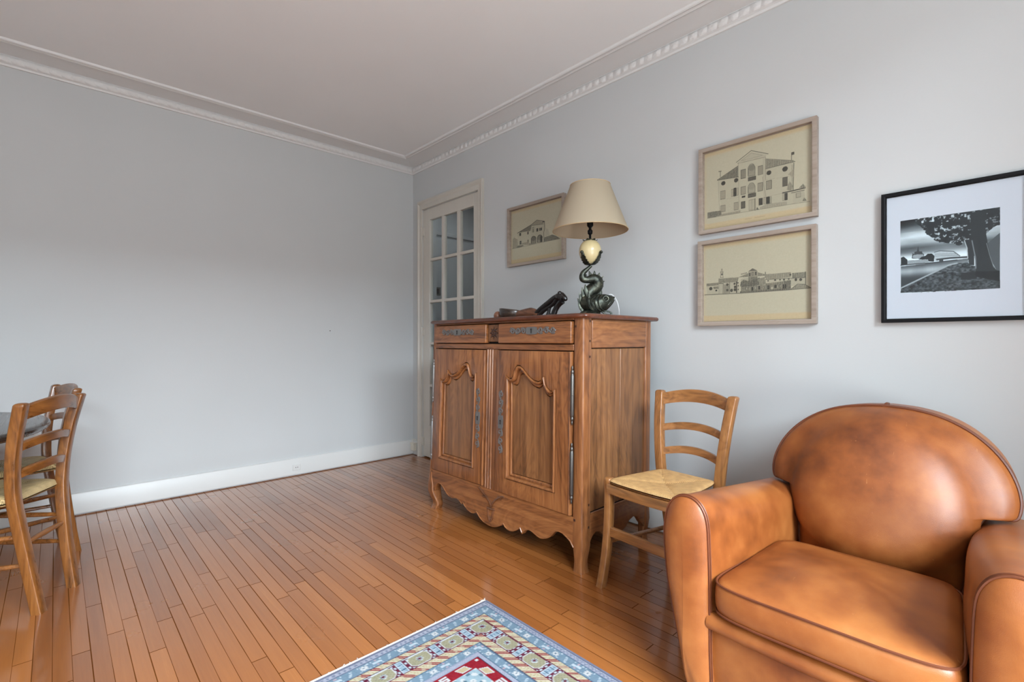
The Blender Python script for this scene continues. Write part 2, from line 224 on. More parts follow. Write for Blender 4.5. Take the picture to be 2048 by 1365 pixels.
# ------------------------------------------------------------------ materials
def wall_mat(name, col):
    t = NT(name); n = t.noise(t.coord(), 1.3, 3)
    a = tuple(v * .97 for v in col[:3]) + (1,)
    t.p(Base_Color=t.ramp(n, [(.35, a), (.65, col)]), Roughness=.62, Specular_IOR_Level=.3)
    t.bump(t.noise(t.coord(), 90, 3), .06, .004); return t.m
M_wall = wall_mat('painted_wall', (.54, .553, .556, 1))
M_ceil = wall_mat('painted_ceiling', (.80, .80, .80, 1))
M_trim = plain('trim_paint', (.62, .615, .60, 1), .38, bump=.03, bscale=60)
M_door = plain('door_paint', (.54, .51, .455, 1), .33, bump=.04, bscale=40, vary=.03)
M_hall = plain('hall_paint', (.52, .54, .55, 1), .6)
def floor_mat():
    t = NT('oak_strip_floor'); sp = t.n('SeparateXYZ'); t.t.links.new(t.coord(), sp.inputs[0]); x, y = sp.outputs[0], sp.outputs[1]
    py = t.math('ADD', t.math('MULTIPLY', y, 1 / .0465), 100.45)
    row = t.math('FLOOR', py); fy = t.math('FRACT', py)
    wr = t.n('TexWhiteNoise', noise_dimensions='1D'); t.set(wr.inputs['W'], row)
    px = t.math('ADD', t.math('MULTIPLY', x, 1 / .8), t.math('MULTIPLY', wr.outputs[0], 17.0))
    px = t.math('ADD', px, 50.0); idx = t.math('FLOOR', px); fx = t.math('FRACT', px)
    cv = t.n('CombineXYZ'); t.set(cv.inputs[0], row); t.set(cv.inputs[1], idx)
    wb = t.n('TexWhiteNoise', noise_dimensions='2D'); t.t.links.new(cv.outputs[0], wb.inputs['Vector'])
    cv2 = t.n('CombineXYZ'); t.set(cv2.inputs[0], t.math('ADD', t.math('MULTIPLY', x, 2.2), t.math('MULTIPLY', wb.outputs[0], 40.0)))
    t.set(cv2.inputs[1], t.math('MULTIPLY', y, 55.0))
    g = t.noise(cv2.outputs[0], 1.0, 6, .6, 1.0)
    cv4 = t.n('CombineXYZ'); t.set(cv4.inputs[0], t.math('ADD', t.math('MULTIPLY', x, 9.0), t.math('MULTIPLY', wb.outputs[0], 90.0))); t.set(cv4.inputs[1], t.math('MULTIPLY', y, 260.0))
    g2 = t.noise(cv4.outputs[0], 1.0, 4, .65)
    f = t.math('ADD', t.math('MULTIPLY', wb.outputs[0], .5), t.math('ADD', t.math('MULTIPLY', g, .42), t.math('MULTIPLY', g2, .26)))
    c = t.ramp(f, [(.1, lin(112, 62, 27)), (.5, lin(140, 82, 38)), (.85, lin(158, 96, 47)), (1.0, lin(178, 118, 64))])
    # seams: some tight, some open and dark
    wg = t.noise(t.coord('Object', (1.5, 21, 1)), 1.0, 2)
    ww = t.math('MULTIPLY', t.math('MINIMUM', .032, t.math('ADD', .007, t.math('MULTIPLY', t.math('POWER', wg, 3.5), .2))), 1.0)
    ey = t.math('LESS_THAN', t.math('MINIMUM', fy, t.math('SUBTRACT', 1.0, fy)), ww)
    ex = t.math('LESS_THAN', t.math('MINIMUM', fx, t.math('SUBTRACT', 1.0, fx)), .0022)
    gap = t.math('MAXIMUM', ey, ex)
    c = t.mix(t.math('MULTIPLY', gap, .7), c, lin(50, 26, 14))
    t.p(Base_Color=c, Roughness=t.math('ADD', .2, t.math('MULTIPLY', t.noise(t.coord(), 3.0, 4), .22)), Coat_Weight=t.math('MULTIPLY', t.math('SUBTRACT', 1.0, gap), .9), Coat_Roughness=.12, Specular_IOR_Level=t.math('MULTIPLY', t.math('SUBTRACT', 1.0, gap), .5))
    h = t.math('ADD', t.math('MULTIPLY', t.math('SUBTRACT', 1.0, gap), 1.0), t.math('MULTIPLY', g, .12))
    h = t.math('ADD', h, t.math('MULTIPLY', wb.outputs[0], .15))
    t.bump(h, .18, .0015); return t.m
M_floor = floor_mat()
def glass_mat(name, tint=(1, 1, 1, 1), gloss=1.0):
    t = NT(name); tr = t.n('BsdfTransparent', {'Color': tint}); gl = t.n('BsdfGlossy', {'Roughness': .02})
    fr = t.n('Fresnel', {'IOR': 1.5}); mx = t.n('MixShader', {0: t.math('MULTIPLY', t.math('MULTIPLY', fr.outputs[0], gloss), t.math('SUBTRACT', 1.0, t.n('NewGeometry').outputs['Backfacing'])), 1: tr.outputs[0], 2: gl.outputs[0]})
    t.t.links.new(mx.outputs[0], t.out.inputs[0]); return t.m
M_glass = glass_mat('window_glass', (.93, .95, .95, 1))
M_picglass = glass_mat('picture_glass', (.99, .99, .99, 1), .7)
W_D, W_M, W_L = lin(76, 43, 23), lin(126, 77, 43), lin(158, 104, 61)
M_oak = {g: wood('sideboard_oak_' + g, W_D, W_M, W_L, g, .34, .3) for g in 'xyz'}
M_oakpanel = wood('sideboard_panel_oak', lin(78, 49, 28), lin(122, 80, 47), lin(156, 108, 66), 'z', .36, .25, .8, .8)
M_top = wood('sideboard_top_wood', lin(58, 28, 17), lin(88, 46, 29), lin(112, 62, 40), 'x', .3, .4)
M_dark = plain('painted_recess_shade', lin(22, 13, 8), .8)  # near-black colour stands in for shade inside gaps and holes
M_peg = plain('peg_wood', lin(52, 26, 14), .6)
M_steel = plain('wrought_steel', lin(104, 101, 97), .42, .9, bump=.15, bscale=120)
M_iron = plain('aged_iron', lin(128, 126, 124), .4, .7, bump=.2, bscale=150)
M_chair = {g: wood('chair_beech_' + g, lin(92, 58, 30), lin(140, 92, 50), lin(168, 116, 68), g, .3, .45) for g in 'xz'}
M_chairdark = {g: wood('chair_walnut_' + g, lin(72, 42, 18), lin(118, 71, 31), lin(148, 95, 46), g, .28, .5) for g in 'xz'}
def rush_mat(name, a, b, depth=1.0):
    t = NT(name); sp = t.n('SeparateXYZ'); t.t.links.new(t.coord(), sp.inputs[0])
    x = t.math('ABSOLUTE', sp.outputs[0]); y = t.math('ABSOLUTE', t.math('ADD', sp.outputs[1], .02))
    side = t.math('GREATER_THAN', t.math('MULTIPLY', x, 1.0), t.math('MULTIPLY', y, 1.0))
    q = t.math('ADD', t.math('MULTIPLY', side, sp.outputs[1]), t.math('MULTIPLY', t.math('SUBTRACT', 1.0, side), sp.outputs[0]))
    q = t.math('ADD', q, t.math('MULTIPLY', t.noise(t.coord(), 14, 2), .006))
    w = t.math('ABSOLUTE', t.math('SINE', t.math('MULTIPLY', q, 620.0)))
    n = t.noise(t.coord('Object', (40, 40, 40)), 1.0, 4)
    f = t.math('ADD', t.math('MULTIPLY', w, .5), t.math('MULTIPLY', n, .6))
    t.p(Base_Color=t.ramp(f, [(.15, a), (.8, b)]), Roughness=.55); t.bump(w, .55 * depth, .004); return t.m
M_rush = rush_mat('rush_straw', lin(128, 86, 44), lin(216, 172, 114))
M_rushdull = rush_mat('rush_olive', lin(120, 98, 62), lin(206, 176, 124), 1.3)
def leather_mat(name='cognac_leather', shift=.035):
    t = NT(name); co = t.coord()
    n1 = t.noise(co, 2.3, 3, .5, .4); n2 = t.noise(co, 11, 5, .55)
    f = t.math('ADD', t.math('ADD', t.math('MULTIPLY', n1, .55), t.math('MULTIPLY', n2, .36)), shift)
    c = t.ramp(f, [(.30, lin(90, 44, 20)), (.43, lin(136, 74, 33)), (.56, lin(162, 97, 47)), (.76, lin(180, 121, 70))])
    sc = t.noise(t.coord('Object', (60, 18, 30)), 1.0, 5, .7, 1.0)
    c = t.mix(t.math('MULTIPLY', t.math('GREATER_THAN', sc, .69), .25), c, lin(214, 150, 98))
    st = t.noise(co, 5.0, 3, .5, .3)
    c = t.mix(t.math('MULTIPLY', t.math('MAXIMUM', t.math('SUBTRACT', st, .62), 0.0), .9), c, lin(92, 44, 24))
    vo = t.n('TexVoronoi', {'Scale': 420.0}, feature='DISTANCE_TO_EDGE'); t.t.links.new(co, vo.inputs['Vector'])
    cr = t.n('TexVoronoi', {'Scale': 26.0}, feature='DISTANCE_TO_EDGE'); t.t.links.new(co, cr.inputs['Vector'])
    crk = t.math('MULTIPLY', t.math('LESS_THAN', cr.outputs[0], .012), t.math('GREATER_THAN', n1, .56))
    h = t.math('ADD', t.math('MULTIPLY', t.math('MINIMUM', vo.outputs[0], .25), 1.2), t.math('MULTIPLY', n2, .6))
    h = t.math('SUBTRACT', h, t.math('MULTIPLY', crk, .5))
    t.p(Base_Color=c, Roughness=t.math('ADD', .29, t.math('MULTIPLY', n2, .2)), Specular_IOR_Level=.5, Coat_Weight=.04, Coat_Roughness=.25)
    t.bump(h, .17, .002); return t.m
M_leather = leather_mat(); M_leatherdark = leather_mat('dark_cognac_leather', .0)
M_piping = plain('piping_leather', lin(98, 50, 27), .42, vary=.2)
M_foot = plain('dark_turned_wood', lin(48, 26, 16), .4)
def shade_mat():
    m = plain('cream_lampshade_fabric', lin(190, 178, 155), .85, bump=.25, bscale=700); n = m.node_tree; b = n.nodes['Principled BSDF']
    tr = n.nodes.new('ShaderNodeBsdfTranslucent'); tr.inputs[0].default_value = lin(214, 184, 150); mx = n.nodes.new('ShaderNodeMixShader'); mx.inputs[0].default_value = .38
    n.links.new(b.outputs[0], mx.inputs[1]); n.links.new(tr.outputs[0], mx.inputs[2]); n.links.new(mx.outputs[0], n.nodes['Material Output'].inputs[0]); return m
M_shade = shade_mat()
def bronze_mat():
    t = NT('dark_patinated_bronze'); n = t.noise(t.coord(), 40, 5, .6)
    t.p(Base_Color=t.ramp(n, [(.35, lin(30, 34, 31)), (.6, lin(74, 76, 66)), (.8, lin(134, 128, 104))]), Metallic=.75, Roughness=.36)
    t.bump(t.noise(t.coord(), 160, 4), .35, .003); return t.m
M_bronze = bronze_mat()
M_egg = plain('ostrich_eggshell', lin(200, 182, 138), .3, coat=.2, bump=.05, bscale=300)
M_cord = plain('white_cord', lin(225, 225, 225), .4)
M_ebony = plain('carved_ebony', lin(20, 17, 16), .3, coat=.2, bump=.4, bscale=60)
M_carved = wood('carved_brown_wood', lin(58, 34, 22), lin(96, 60, 42), lin(130, 88, 64), 'x', .32, .2)
M_frame = wood('limed_oak_frame', lin(136, 122, 110), lin(156, 142, 130), lin(172, 160, 148), 'x', .5, .0, 1.0, .4)
M_black = plain('black_frame_lacquer', lin(12, 12, 15), .45)
M_black.node_tree.nodes['Principled BSDF'].inputs['Specular IOR Level'].default_value = .18
M_print = colmat('engraving_print', .85, spec=.2)
M_photo = colmat('photographic_print', .5, spec=.3)
M_matboard = plain('white_mat_board', lin(196, 205, 216), .9)
M_table = wood('dark_table_wood', lin(20, 15, 13), lin(36, 26, 21), lin(50, 37, 29), 'x', .26, .45)
M_rug = colmat('rug_wool', .95, .5, 700, spec=.1)
M_rugback = plain('rug_backing', lin(190, 180, 168), .95)
M_plastic = plain('painted_fitting', lin(212, 206, 192), .4)

# ------------------------------------------------------------------ room shell
XR, YF, ZC = 5.0, -4.6, 2.61
struct(MB().box((-.15, YF - .15, -.1), (XR + .15, 3.0, 0)).build('floor', M_floor, smooth=0))
struct(MB().box((-.15, YF - .15, ZC), (XR + .15, .15, ZC + .1)).build('ceiling', M_ceil, smooth=0))
struct(MB().box((-.15, YF - .15, 0), (0, .15, ZC)).build('wall_left', M_wall, smooth=0))
DX0, DX1, DZ = .158, .948, 2.193
struct(MB().box((0, 0, 0), (DX0, .15, ZC)).box((DX0, 0, DZ), (DX1, .15, ZC)).box((DX1, 0, 0), (XR + .15, .15, ZC)).build('wall_right', M_wall, smooth=0))
WY0, WY1, WZ0, WZ1 = -3.6, -1.1, .3, 2.5
struct(MB().box((XR, YF - .15, 0), (XR + .15, WY0, ZC)).box((XR, WY1, 0), (XR + .15, 0, ZC)).box((XR, WY0, 0), (XR + .15, WY1, WZ0)).box((XR, WY0, WZ1), (XR + .15, WY1, ZC)).build('wall_front', M_wall, smooth=0))
VX0, VX1, VZ0, VZ1 = 3.9, 4.9, .3, 2.5
struct(MB().box((0, YF - .15, 0), (VX0, YF, ZC)).box((VX1, YF - .15, 0), (XR, YF, ZC)).box((VX0, YF - .15, 0), (VX1, YF, VZ0)).box((VX0, YF - .15, VZ1), (VX1, YF, ZC)).build('wall_back', M_wall, smooth=0))
def window(name, a0, a1, z0, z1, axis, d, n):
    P = (lambda a, z, t: (d + t, a, z)) if axis == 'y' else (lambda a, z, t: (a, d + t, z))
    f = MB(); g = MB()
    def bar(A0, A1, Z0, Z1): f.box(P(A0, Z0, -.025), P(A1, Z1, .025))
    bar(a0, a1, z0, z0 + .06); bar(a0, a1, z1 - .06, z1); bar(a0, a0 + .06, z0, z1); bar(a1 - .06, a1, z0, z1)
    for i in range(1, n): m = a0 + (a1 - a0) * i / n; bar(m - .04, m + .04, z0, z1)
    bar(a0, a1, z0 + (z1 - z0) * .62, z0 + (z1 - z0) * .62 + .03)
    g.box(P(a0 + .03, z0 + .03, -.003), P(a1 - .03, z1 - .03, .003))
    o = struct(f.build(name, M_trim, bevel=.004)); g.build('window_glass', M_glass, o, smooth=0)
window('window_1', WY0, WY1, WZ0, WZ1, 'y', XR + .03, 3)
window('window_2', VX0, VX1, VZ0, VZ1, 'x', YF - .03, 2)  # unseen rear window, added to let in the soft fill
# cornice: a moulded band on the wall, a shallow flat cove and a double bead on the ceiling
PROF = [(0, 2.543), (.010, 2.543), (.014, 2.549), (.014, 2.553), (.022, 2.556), (.030, 2.566), (.034, 2.582), (.030, 2.594), (.026, 2.597), (.026, 2.6),
        (.06, 2.6035), (.165, 2.6065), (.168, 2.602), (.176, 2.599), (.184, 2.602), (.186, 2.605), (.196, 2.605), (.2, 2.599), (.207, 2.596), (.214, 2.599), (.217, 2.606), (.218, 2.615), (0, 2.615)]
def cornice(name, place):
    secs = [[place(p, z, e) for p, z in PROF] for e in (0, 1)]
    struct(MB().loft(secs).build(name, M_corn, smooth=40))
def corn_mat():
    t = NT('moulded_plaster'); sp = t.n('SeparateXYZ'); t.t.links.new(t.coord(), sp.inputs[0])
    w = t.math('ABSOLUTE', t.math('SINE', t.math('MULTIPLY', t.math('ADD', sp.outputs[0], sp.outputs[1]), 62.0)))
    band = t.math('MULTIPLY', t.math('GREATER_THAN', sp.outputs[2], 2.558), t.math('LESS_THAN', sp.outputs[2], 2.595))
    h = t.math('MULTIPLY', t.math('MULTIPLY', w, band), t.noise(t.coord('Object', (30, 30, 30)), 1.0, 3))
    t.p(Base_Color=(.68, .675, .67, 1), Roughness=.55); t.bump(h, .7, .012); return t.m
M_corn = corn_mat()
cornice('trim_1', lambda p, z, e: (p, -p if e else YF + p, z))
cornice('trim_2', lambda p, z, e: (p if not e else XR - p, -p, z))
cornice('trim_3', lambda p, z, e: (XR - p, -p if e else YF + p, z))
cornice('trim_4', lambda p, z, e: (p if not e else XR - p, YF + p, z))
def baseboard(name, place):
    pr = [(0, .009), (.016, .009), (.016, .118), (.012, .124), (.012, .128), (.006, .133), (0, .133)]
    struct(MB().loft([[place(p, z, e) for p, z in pr] for e in (0, 1)]).build(name, M_trim, smooth=40))
baseboard('baseboard_left', lambda p, z, e: (p, -.001 if e else YF + .001, z))
baseboard('baseboard_right', lambda p, z, e: (1.012 if not e else XR - .001, -p, z))
baseboard('baseboard_front', lambda p, z, e: (XR - p, -.02 if e else YF + .02, z))
baseboard('baseboard_back', lambda p, z, e: (.02 if not e else XR - .02, YF + p, z))
# short piece between the corner and the door casing
baseboard('baseboard_corner', lambda p, z, e: (.017 if not e else .11, -p * .6, z))

# ------------------------------------------------------------------ glazed door, its casing, the hall beyond
c = MB()
def casing_section(x_in, x_out, z):  # stepped architrave
    s = 1 if x_out > x_in else -1; w = abs(x_out - x_in)
    return [(x_in, 0, z), (x_in, -.014, z), (x_in + s * w * .55, -.014, z), (x_in + s * w * .62, -.020, z), (x_in + s * w * .8, -.026, z), (x_out, -.024, z), (x_out, 0, z)]
c.loft([casing_section(DX0, .108, 0), casing_section(DX0, .108, DZ + .075)])
c.loft([casing_section(DX1 + .004, 1.012, 0), casing_section(DX1 + .004, 1.012, DZ + .075)])
hs = [(0, 0), (-.014, 0), (-.014, .04), (-.02, .046), (-.026, .06), (-.024, .075), (0, .075)]
c.loft([[(x, y - .0005, DZ + .002 + dz) for y, dz in hs] for x in (.109, 1.011)])
struct(c.build('trim_5', M_door, smooth=30))
d = MB(); y0, y1 = .004, .040
cols = [(.266, .445), (.476, .66), (.70, .878)]; rows = [(2.090, 1.752), (1.728, 1.387), (1.363, 1.020), (.998, .652), (.628, .287)]
d.box((DX0 + .003, y0, .012), (.266, y1, DZ - .003)).box((.878, y0, .012), (DX1 - .003, y1, DZ - .003))
d.box((.266, y0, 2.09), (.878, y1, DZ - .003)).box((.266, y0, .012), (.878, y1, .287))
for a, b in ((.445, .476), (.66, .70)): d.box((a, y0, .287), (b, y1, 2.09))
for i in range(4): d.box((.266, y0 + .001, rows[i + 1][0]), (.878, y1 - .001, rows[i][1]))
d.box((.30, y0 - .006, .06), (.84, y0, .24))
door = struct(d.build('door_1', M_door, bevel=.004))
MB().box((.262, .02, .283), (.882, .024, 2.094)).build('glass', M_glass, door, smooth=0)
for z in (2.0, 1.115, .14):
    MB().lathe([(.0001, -.04), (.006, -.038), (.0075, -.03), (.0075, 0), (.0065, .001), (.0075, .002), (.0075, .03), (.006, .038), (.0001, .04)], (.158, -.006, z), 12).box((.158, -.004, z - .035), (.18, .004, z + .035)).build('hinge', M_door, door)
MB().lathe([(.006, 0), (.006, .045), (.014, .05), (.02, .062), (.018, .075), (.004, .08)], (0, 0, 0), 20).build('door_knob', M_steel, door, off=(0, 0, 0)).matrix_local = Matrix.Translation((.915, .004, 1.03)) @ Matrix.Rotation(R(90), 4, 'X')
struct(MB().box((-.12, .15, 0), (-.02, 3.0, 2.6)).build('wall_hall_left', M_hall, smooth=0))
struct(MB().box((1.5, .15, 0), (1.6, 3.0, 2.6)).build('wall_hall_right', M_hall, smooth=0))
struct(MB().box((-.02, 2.9, 0), (1.5, 3.0, 2.6)).build('wall_hall_end', M_hall, smooth=0))
struct(MB().box((-.12, .15, 2.5), (1.6, 3.0, 2.6)).build('ceiling_hall', M_hall, smooth=0))
struct(MB().box((-.02, .15, 2.04), (.005, 2.9, 2.075)).box((-.02, .15, 2.455), (.03, 2.9, 2.5)).build('trim_6', M_hall, bevel=.005))
l = bpy.data.lights.new('hall_fill', 'AREA'); l.energy = .8; l.size = .3; l.color = (.95, .97, 1)  # added unseen fill light, brightens the hall behind the door glass
o = bpy.data.objects.new('hall_fill', l); COL.objects.link(o); o.location = (.55, .40, 2.40)
sw = thing('light_switch', 'dark light switch on the hall wall seen through the door glass', 'light switch', (-.02, .275, 1.505))
MB().box((0, -.04, -.04), (.008, .04, .04)).build('switch_plate', plain('switch_grey', lin(120, 118, 112), .4), sw, bevel=.003)
MB().box((.008, -.018, -.025), (.013, .018, .025)).build('rocker', plain('switch_dark', lin(60, 58, 56), .4), sw, bevel=.002)
# small fittings
so = thing('wall_socket', 'small white two hole phone socket set in the left wall baseboard', 'socket', (.016, -1.037, .063))
MB().box((0, -.03, -.022), (.005, .03, .022)).build('socket_plate', M_trim, so, bevel=.002)
for k in (-.007, .007): MB().lathe([(.0001, 0), (.003, 0), (.003, .0012), (.0001, .0012)], n=10).build('pin_hole', M_dark, so).matrix_local = Matrix.Translation((.005, k, 0)) @ Matrix.Rotation(R(90), 4, 'Y')
jb = thing('junction_box', 'small cream painted cable junction box in the corner beside the door', 'junction box', (.065, -.016, .045))
MB().box((-.028, -.034, 0), (.022, 0, .062)).build('box_body', M_plastic, jb, bevel=.003)
MB().box((-.032, -.037, .062), (.026, 0, .07)).build('box_lid', M_plastic, jb, bevel=.002)
MB().tube([(-.01, -.02, .07), (-.012, -.022, .09), (-.03, -.012, .098), (.03, -.008, .1)], .003).build('cable', M_plastic, jb)
tag(MB().box((0, -.773, 1.109), (.0025, -.767, 1.116)).build('wall_nail', M_peg, smooth=0), 'tiny dark nail head alone in the bare left wall', 'nail')
# ------------------------------------------------------------------ sideboard
SBX, SBY = 1.945, -.42
def lean(x): return .05 - .04 * min(1, max(0, (x - 1.37) / 1.15))
def warp(v): return (v[0] + lean(v[0]) * (v[2] - 1.05), v[1], v[2])          # the old cupboard stands a little out of true
def inv(x, z): return (x - lean(x) * (z - 1.05), z)
sb = thing('sideboard', 'tall oak country sideboard with arched panel doors and iron fittings', 'sideboard', (SBX, SBY, 0))
OFF = (SBX, SBY, 0)
def P(mb, name, mat, parent=sb, **k): return mb.build(name, mat, parent, OFF, warp=warp, **k)
L_, R_, F_, K_ = 1.365, 2.527, -.70, -.145
P(MB().box((L_ + .03, F_ + .024, .25), (R_ - .014, K_ - .005, 1.13)), 'carcass', M_dark)  # coloured near-black so door and drawer gaps read as deep shade
# top with rounded front corners and an ogee edge
def top_outline(g):
    x0, x1, y0, y1, r = 1.345 - g, 2.552 + g, -.728 - g, -.125 + g * .2, .05
    o = [(x0, y1), (x1, y1)]
    for k in range(7): a = -math.pi / 2 * k / 6; o.append((x1 - r + r * math.cos(a), y0 + r + r * math.sin(a)))
    for k in range(7): a = -math.pi / 2 - math.pi / 2 * k / 6; o.append((x0 + r + r * math.cos(a), y0 + r + r * math.sin(a)))
    return o
P(MB().loft([[(x, y, z) for x, y in top_outline(g)] for g, z in ((-.012, 1.130), (-.004, 1.131), (.001, 1.135), (.003, 1.141), (.001, 1.147), (-.006, 1.152))]), 'top_board', M_top, smooth=50)
def post(x0, x1, sx, front, curl):
    """corner post running down into its leg; sx = outward side, curl = scrolled foot"""
    y0, y1 = (F_, F_ + .062) if front else (K_ - .05, K_)
    secs = []
    prof = [(1.13, 0, 0), (.30, 0, 0), (.17, 0, .0), (.12, .004, .002), (.085, .0, .006), (.05, -.006, .008), (.02, -.006, .006), (.0, -.002, .004)] if not curl else \
           [(1.13, 0, 0), (.30, .0, 0), (.20, .004, 0), (.15, .009, 0), (.11, .008, .0), (.075, -.004, .002), (.045, -.018, .002), (.025, -.019, .0), (.012, -.012, -.002), (.0, -.008, -.002)]
    for z, dx, t in prof:
        a, b = (x0 + t, x1 + dx) if sx > 0 else (x0 - dx, x1 - t)
        if curl and z < .2: b = a + .052
        c = .010; ya, yb = y0 - (dx if front else -dx) * (.8 if curl else .4), y1 - t
        pts = []
        for cx, cy, a0 in ((b, ya, -90), (b, yb, 0), (a, yb, 90), (a, ya, 180)):
            ox = -c if cx == b else c; oy = c if cy == ya else -c
            for k in range(4):
                q = R(a0 + 30 * k); pts.append((cx + ox + c * math.cos(q), cy + oy + c * math.sin(q), z))
        secs.append(pts)
    return MB().loft(secs)
pr = P(post(2.470, R_, 1, True, False), 'corner_post', M_oak['z'], smooth=40)
P(post(L_, 1.393, -1, True, True), 'corner_post', M_oak['z'], smooth=40)
P(post(2.480, R_, 1, False, False), 'corner_post', M_oak['z'], smooth=40)
P(post(L_, 1.41, -1, False, False), 'corner_post', M_oak['z'], smooth=40)
for za, zb in ((1.1235, 1.131), (.9865, 1.0145)): P(MB().box((1.393, F_, za), (2.471, F_ + .03, zb)), 'front_rail', M_oak['x'], bevel=.002)
# fluted centre stile and the little carved block between the drawers
cs = MB(); xs = [1.875]
sec = [(1.874, F_ + .02), (1.874, F_ - .002)]
for k in range(3):
    c0 = 1.891 + k * .0195; sec += [(c0 - .007, F_ - .002), (c0 - .004, F_ + .003), (c0, F_ + .0045), (c0 + .004, F_ + .003), (c0 + .007, F_ - .002)]
sec += [(1.965, F_ - .002), (1.965, F_ + .02)]
cs.loft([[(x, y, z) for x, y in sec] for z in (.243, .985)]); P(cs, 'centre_stile', M_oak['z'], smooth=25)
rb = P(MB().box((1.882, F_ + .002, 1.026), (1.972, F_ + .03, 1.117)), 'carved_block', wood('carved_block_oak', lin(60, 36, 20), lin(100, 64, 38), lin(126, 84, 52), 'z', .45, .1), bevel=.002)
ro = MB()
for k in range(8):
    a = math.pi / 4 * k; c0, s0 = math.cos(a), math.sin(a)
    ro.ball((1.928 + c0 * .018, F_ + .002, 1.072 + s0 * .018), .0075, 6, (1, .5, 1)); ro.ball((1.928 + c0 * .03, F_ + .002, 1.072 + s0 * .03), .004, 5, (1, .5, 1))
ro.ball((1.928, F_ + .002, 1.072), .009, 8, (1, .5, 1)); P(ro, 'rosette', M_peg, rb)
# scroll work used on every lock plate
def spiral(c, r0, turns, a0, d, n=22):
    return [(c[0] + r0 * (1 - .82 * i / n) * math.cos(a0 + d * 2 * math.pi * turns * i / n), c[1] + r0 * (1 - .82 * i / n) * math.sin(a0 + d * 2 * math.pi * turns * i / n)) for i in range(n + 1)]
def scroll_plate(length, width, along, cx, cz, y, seed):
    """pierced plate: a solid lock field with a keyhole and three scroll pairs to each side"""
    random.seed(seed); m = MB(); q = length / 2; w = width / 2
    to = (lambda a, b: (cx + b, y, cz + a)) if along == 'z' else (lambda a, b: (cx + a, y, cz + b))
    def strip(pts, r): m.tube([to(*p) for p in pts], r, 6, (0, 1, 0), .8)
    f = .105 * length if along == 'z' else .12 * length
    o = [(-f, -w * .8), (-f * .6, -w), (f * .6, -w), (f, -w * .8), (f, w * .8), (f * .6, w), (-f * .6, w), (-f, w * .8)]
    v = [to(*p) for p in o]; m.add(v + [(a, b - .003, c) for a, b, c in v], [tuple(range(8)), tuple(range(8, 16))] + [(i, (i + 1) % 8, (i + 1) % 8 + 8, i + 8) for i in range(8)])
    for s in (-1, 1):
        x = f; step = (q - f) / 3.0
        for k in range(3):
            c0 = x + step * (k + .5); e = 1 if (k + (s > 0)) % 2 else -1; rr = min(step * .5, w * .9)
            sp = spiral((c0, e * w * .12), rr, 1.35, (math.pi if s > 0 else 0), e * s)
            strip([(s * a if s < 0 else a, b) if s > 0 else (-a, b) for a, b in sp], .0042)
            sp = spiral((c0 + step * .18, -e * w * .45), rr * .5, 1.1, 0, -e)
            strip([(s * a, b) for a, b in sp], .0032)
            strip([(s * (c0 - step * .5), -e * w * .3), (s * c0, -e * w * .85), (s * (c0 + step * .5), e * w * .2)], .0032)
        m.ball(to(s * (q - .004), 0), .0055, 6, (1, .6, 1))
    return m
def keyhole(along, cx, cz, y):
    k = MB(); k.box((cx - .0022, y - .001, cz - .012), (cx + .0022, y + .002, cz + .006)); k.lathe([(.0001, -.0005), (.0042, -.0005), (.0042, .002), (.0001, .002)], n=10)
    n = len(k.v); 
    for i in range(8, n): a, b, c0 = k.v[i]; k.v[i] = (cx + a, y - .001 + c0 * .5, cz + .007 + b)
    return k
for x0, x1, z0, z1, pc, pw, s in ((1.397, 1.876, 1.0185, 1.1195, 1.629, .296, 1), (1.977, 2.466, 1.0185, 1.1195, 2.222, .308, 2)):
    dw = P(MB().box((x0, F_ - .013, z0), (x1, F_ + .02, z1)), 'drawer', M_oak['x'], bevel=.005, seg=3)
    pl = P(scroll_plate(pw, .036, 'x', pc, 1.080, F_ - .0145, s), 'escutcheon_plate', M_iron, dw)
    P(keyhole('x', pc, 1.079, F_ - .0185), 'keyhole', M_dark, pl, smooth=0)
# doors
ARCH = [(2.026, .326), (2.364, .327), (2.372, .810), (2.352, .797), (2.335, .800), (2.318, .812), (2.306, .832), (2.299, .866), (2.284, .847), (2.262, .838), (2.235, .841), (2.205, .855),
        (2.178, .877), (2.155, .898), (2.135, .910), (2.117, .911), (2.103, .902), (2.095, .884), (2.088, .862), (2.075, .845), (2.060, .841), (2.045, .846), (2.029, .858)]
ARCH = [inv(x, z) for x, z in ARCH]
MIR = 1.9185 * 2
def inset(o, d):
    n = len(o); r = []
    for i in range(n):
        a, b, c = np.array(o[i - 1]), np.array(o[i]), np.array(o[(i + 1) % n])
        n1 = np.array([-(b - a)[1], (b - a)[0]]); n2 = np.array([-(c - b)[1], (c - b)[0]])
        n1 = n1 / np.linalg.norm(n1); n2 = n2 / np.linalg.norm(n2); m = (n1 + n2); m = m / max(.6, np.dot(m, m) ** .5); r.append(tuple(b + m * d))
    return r
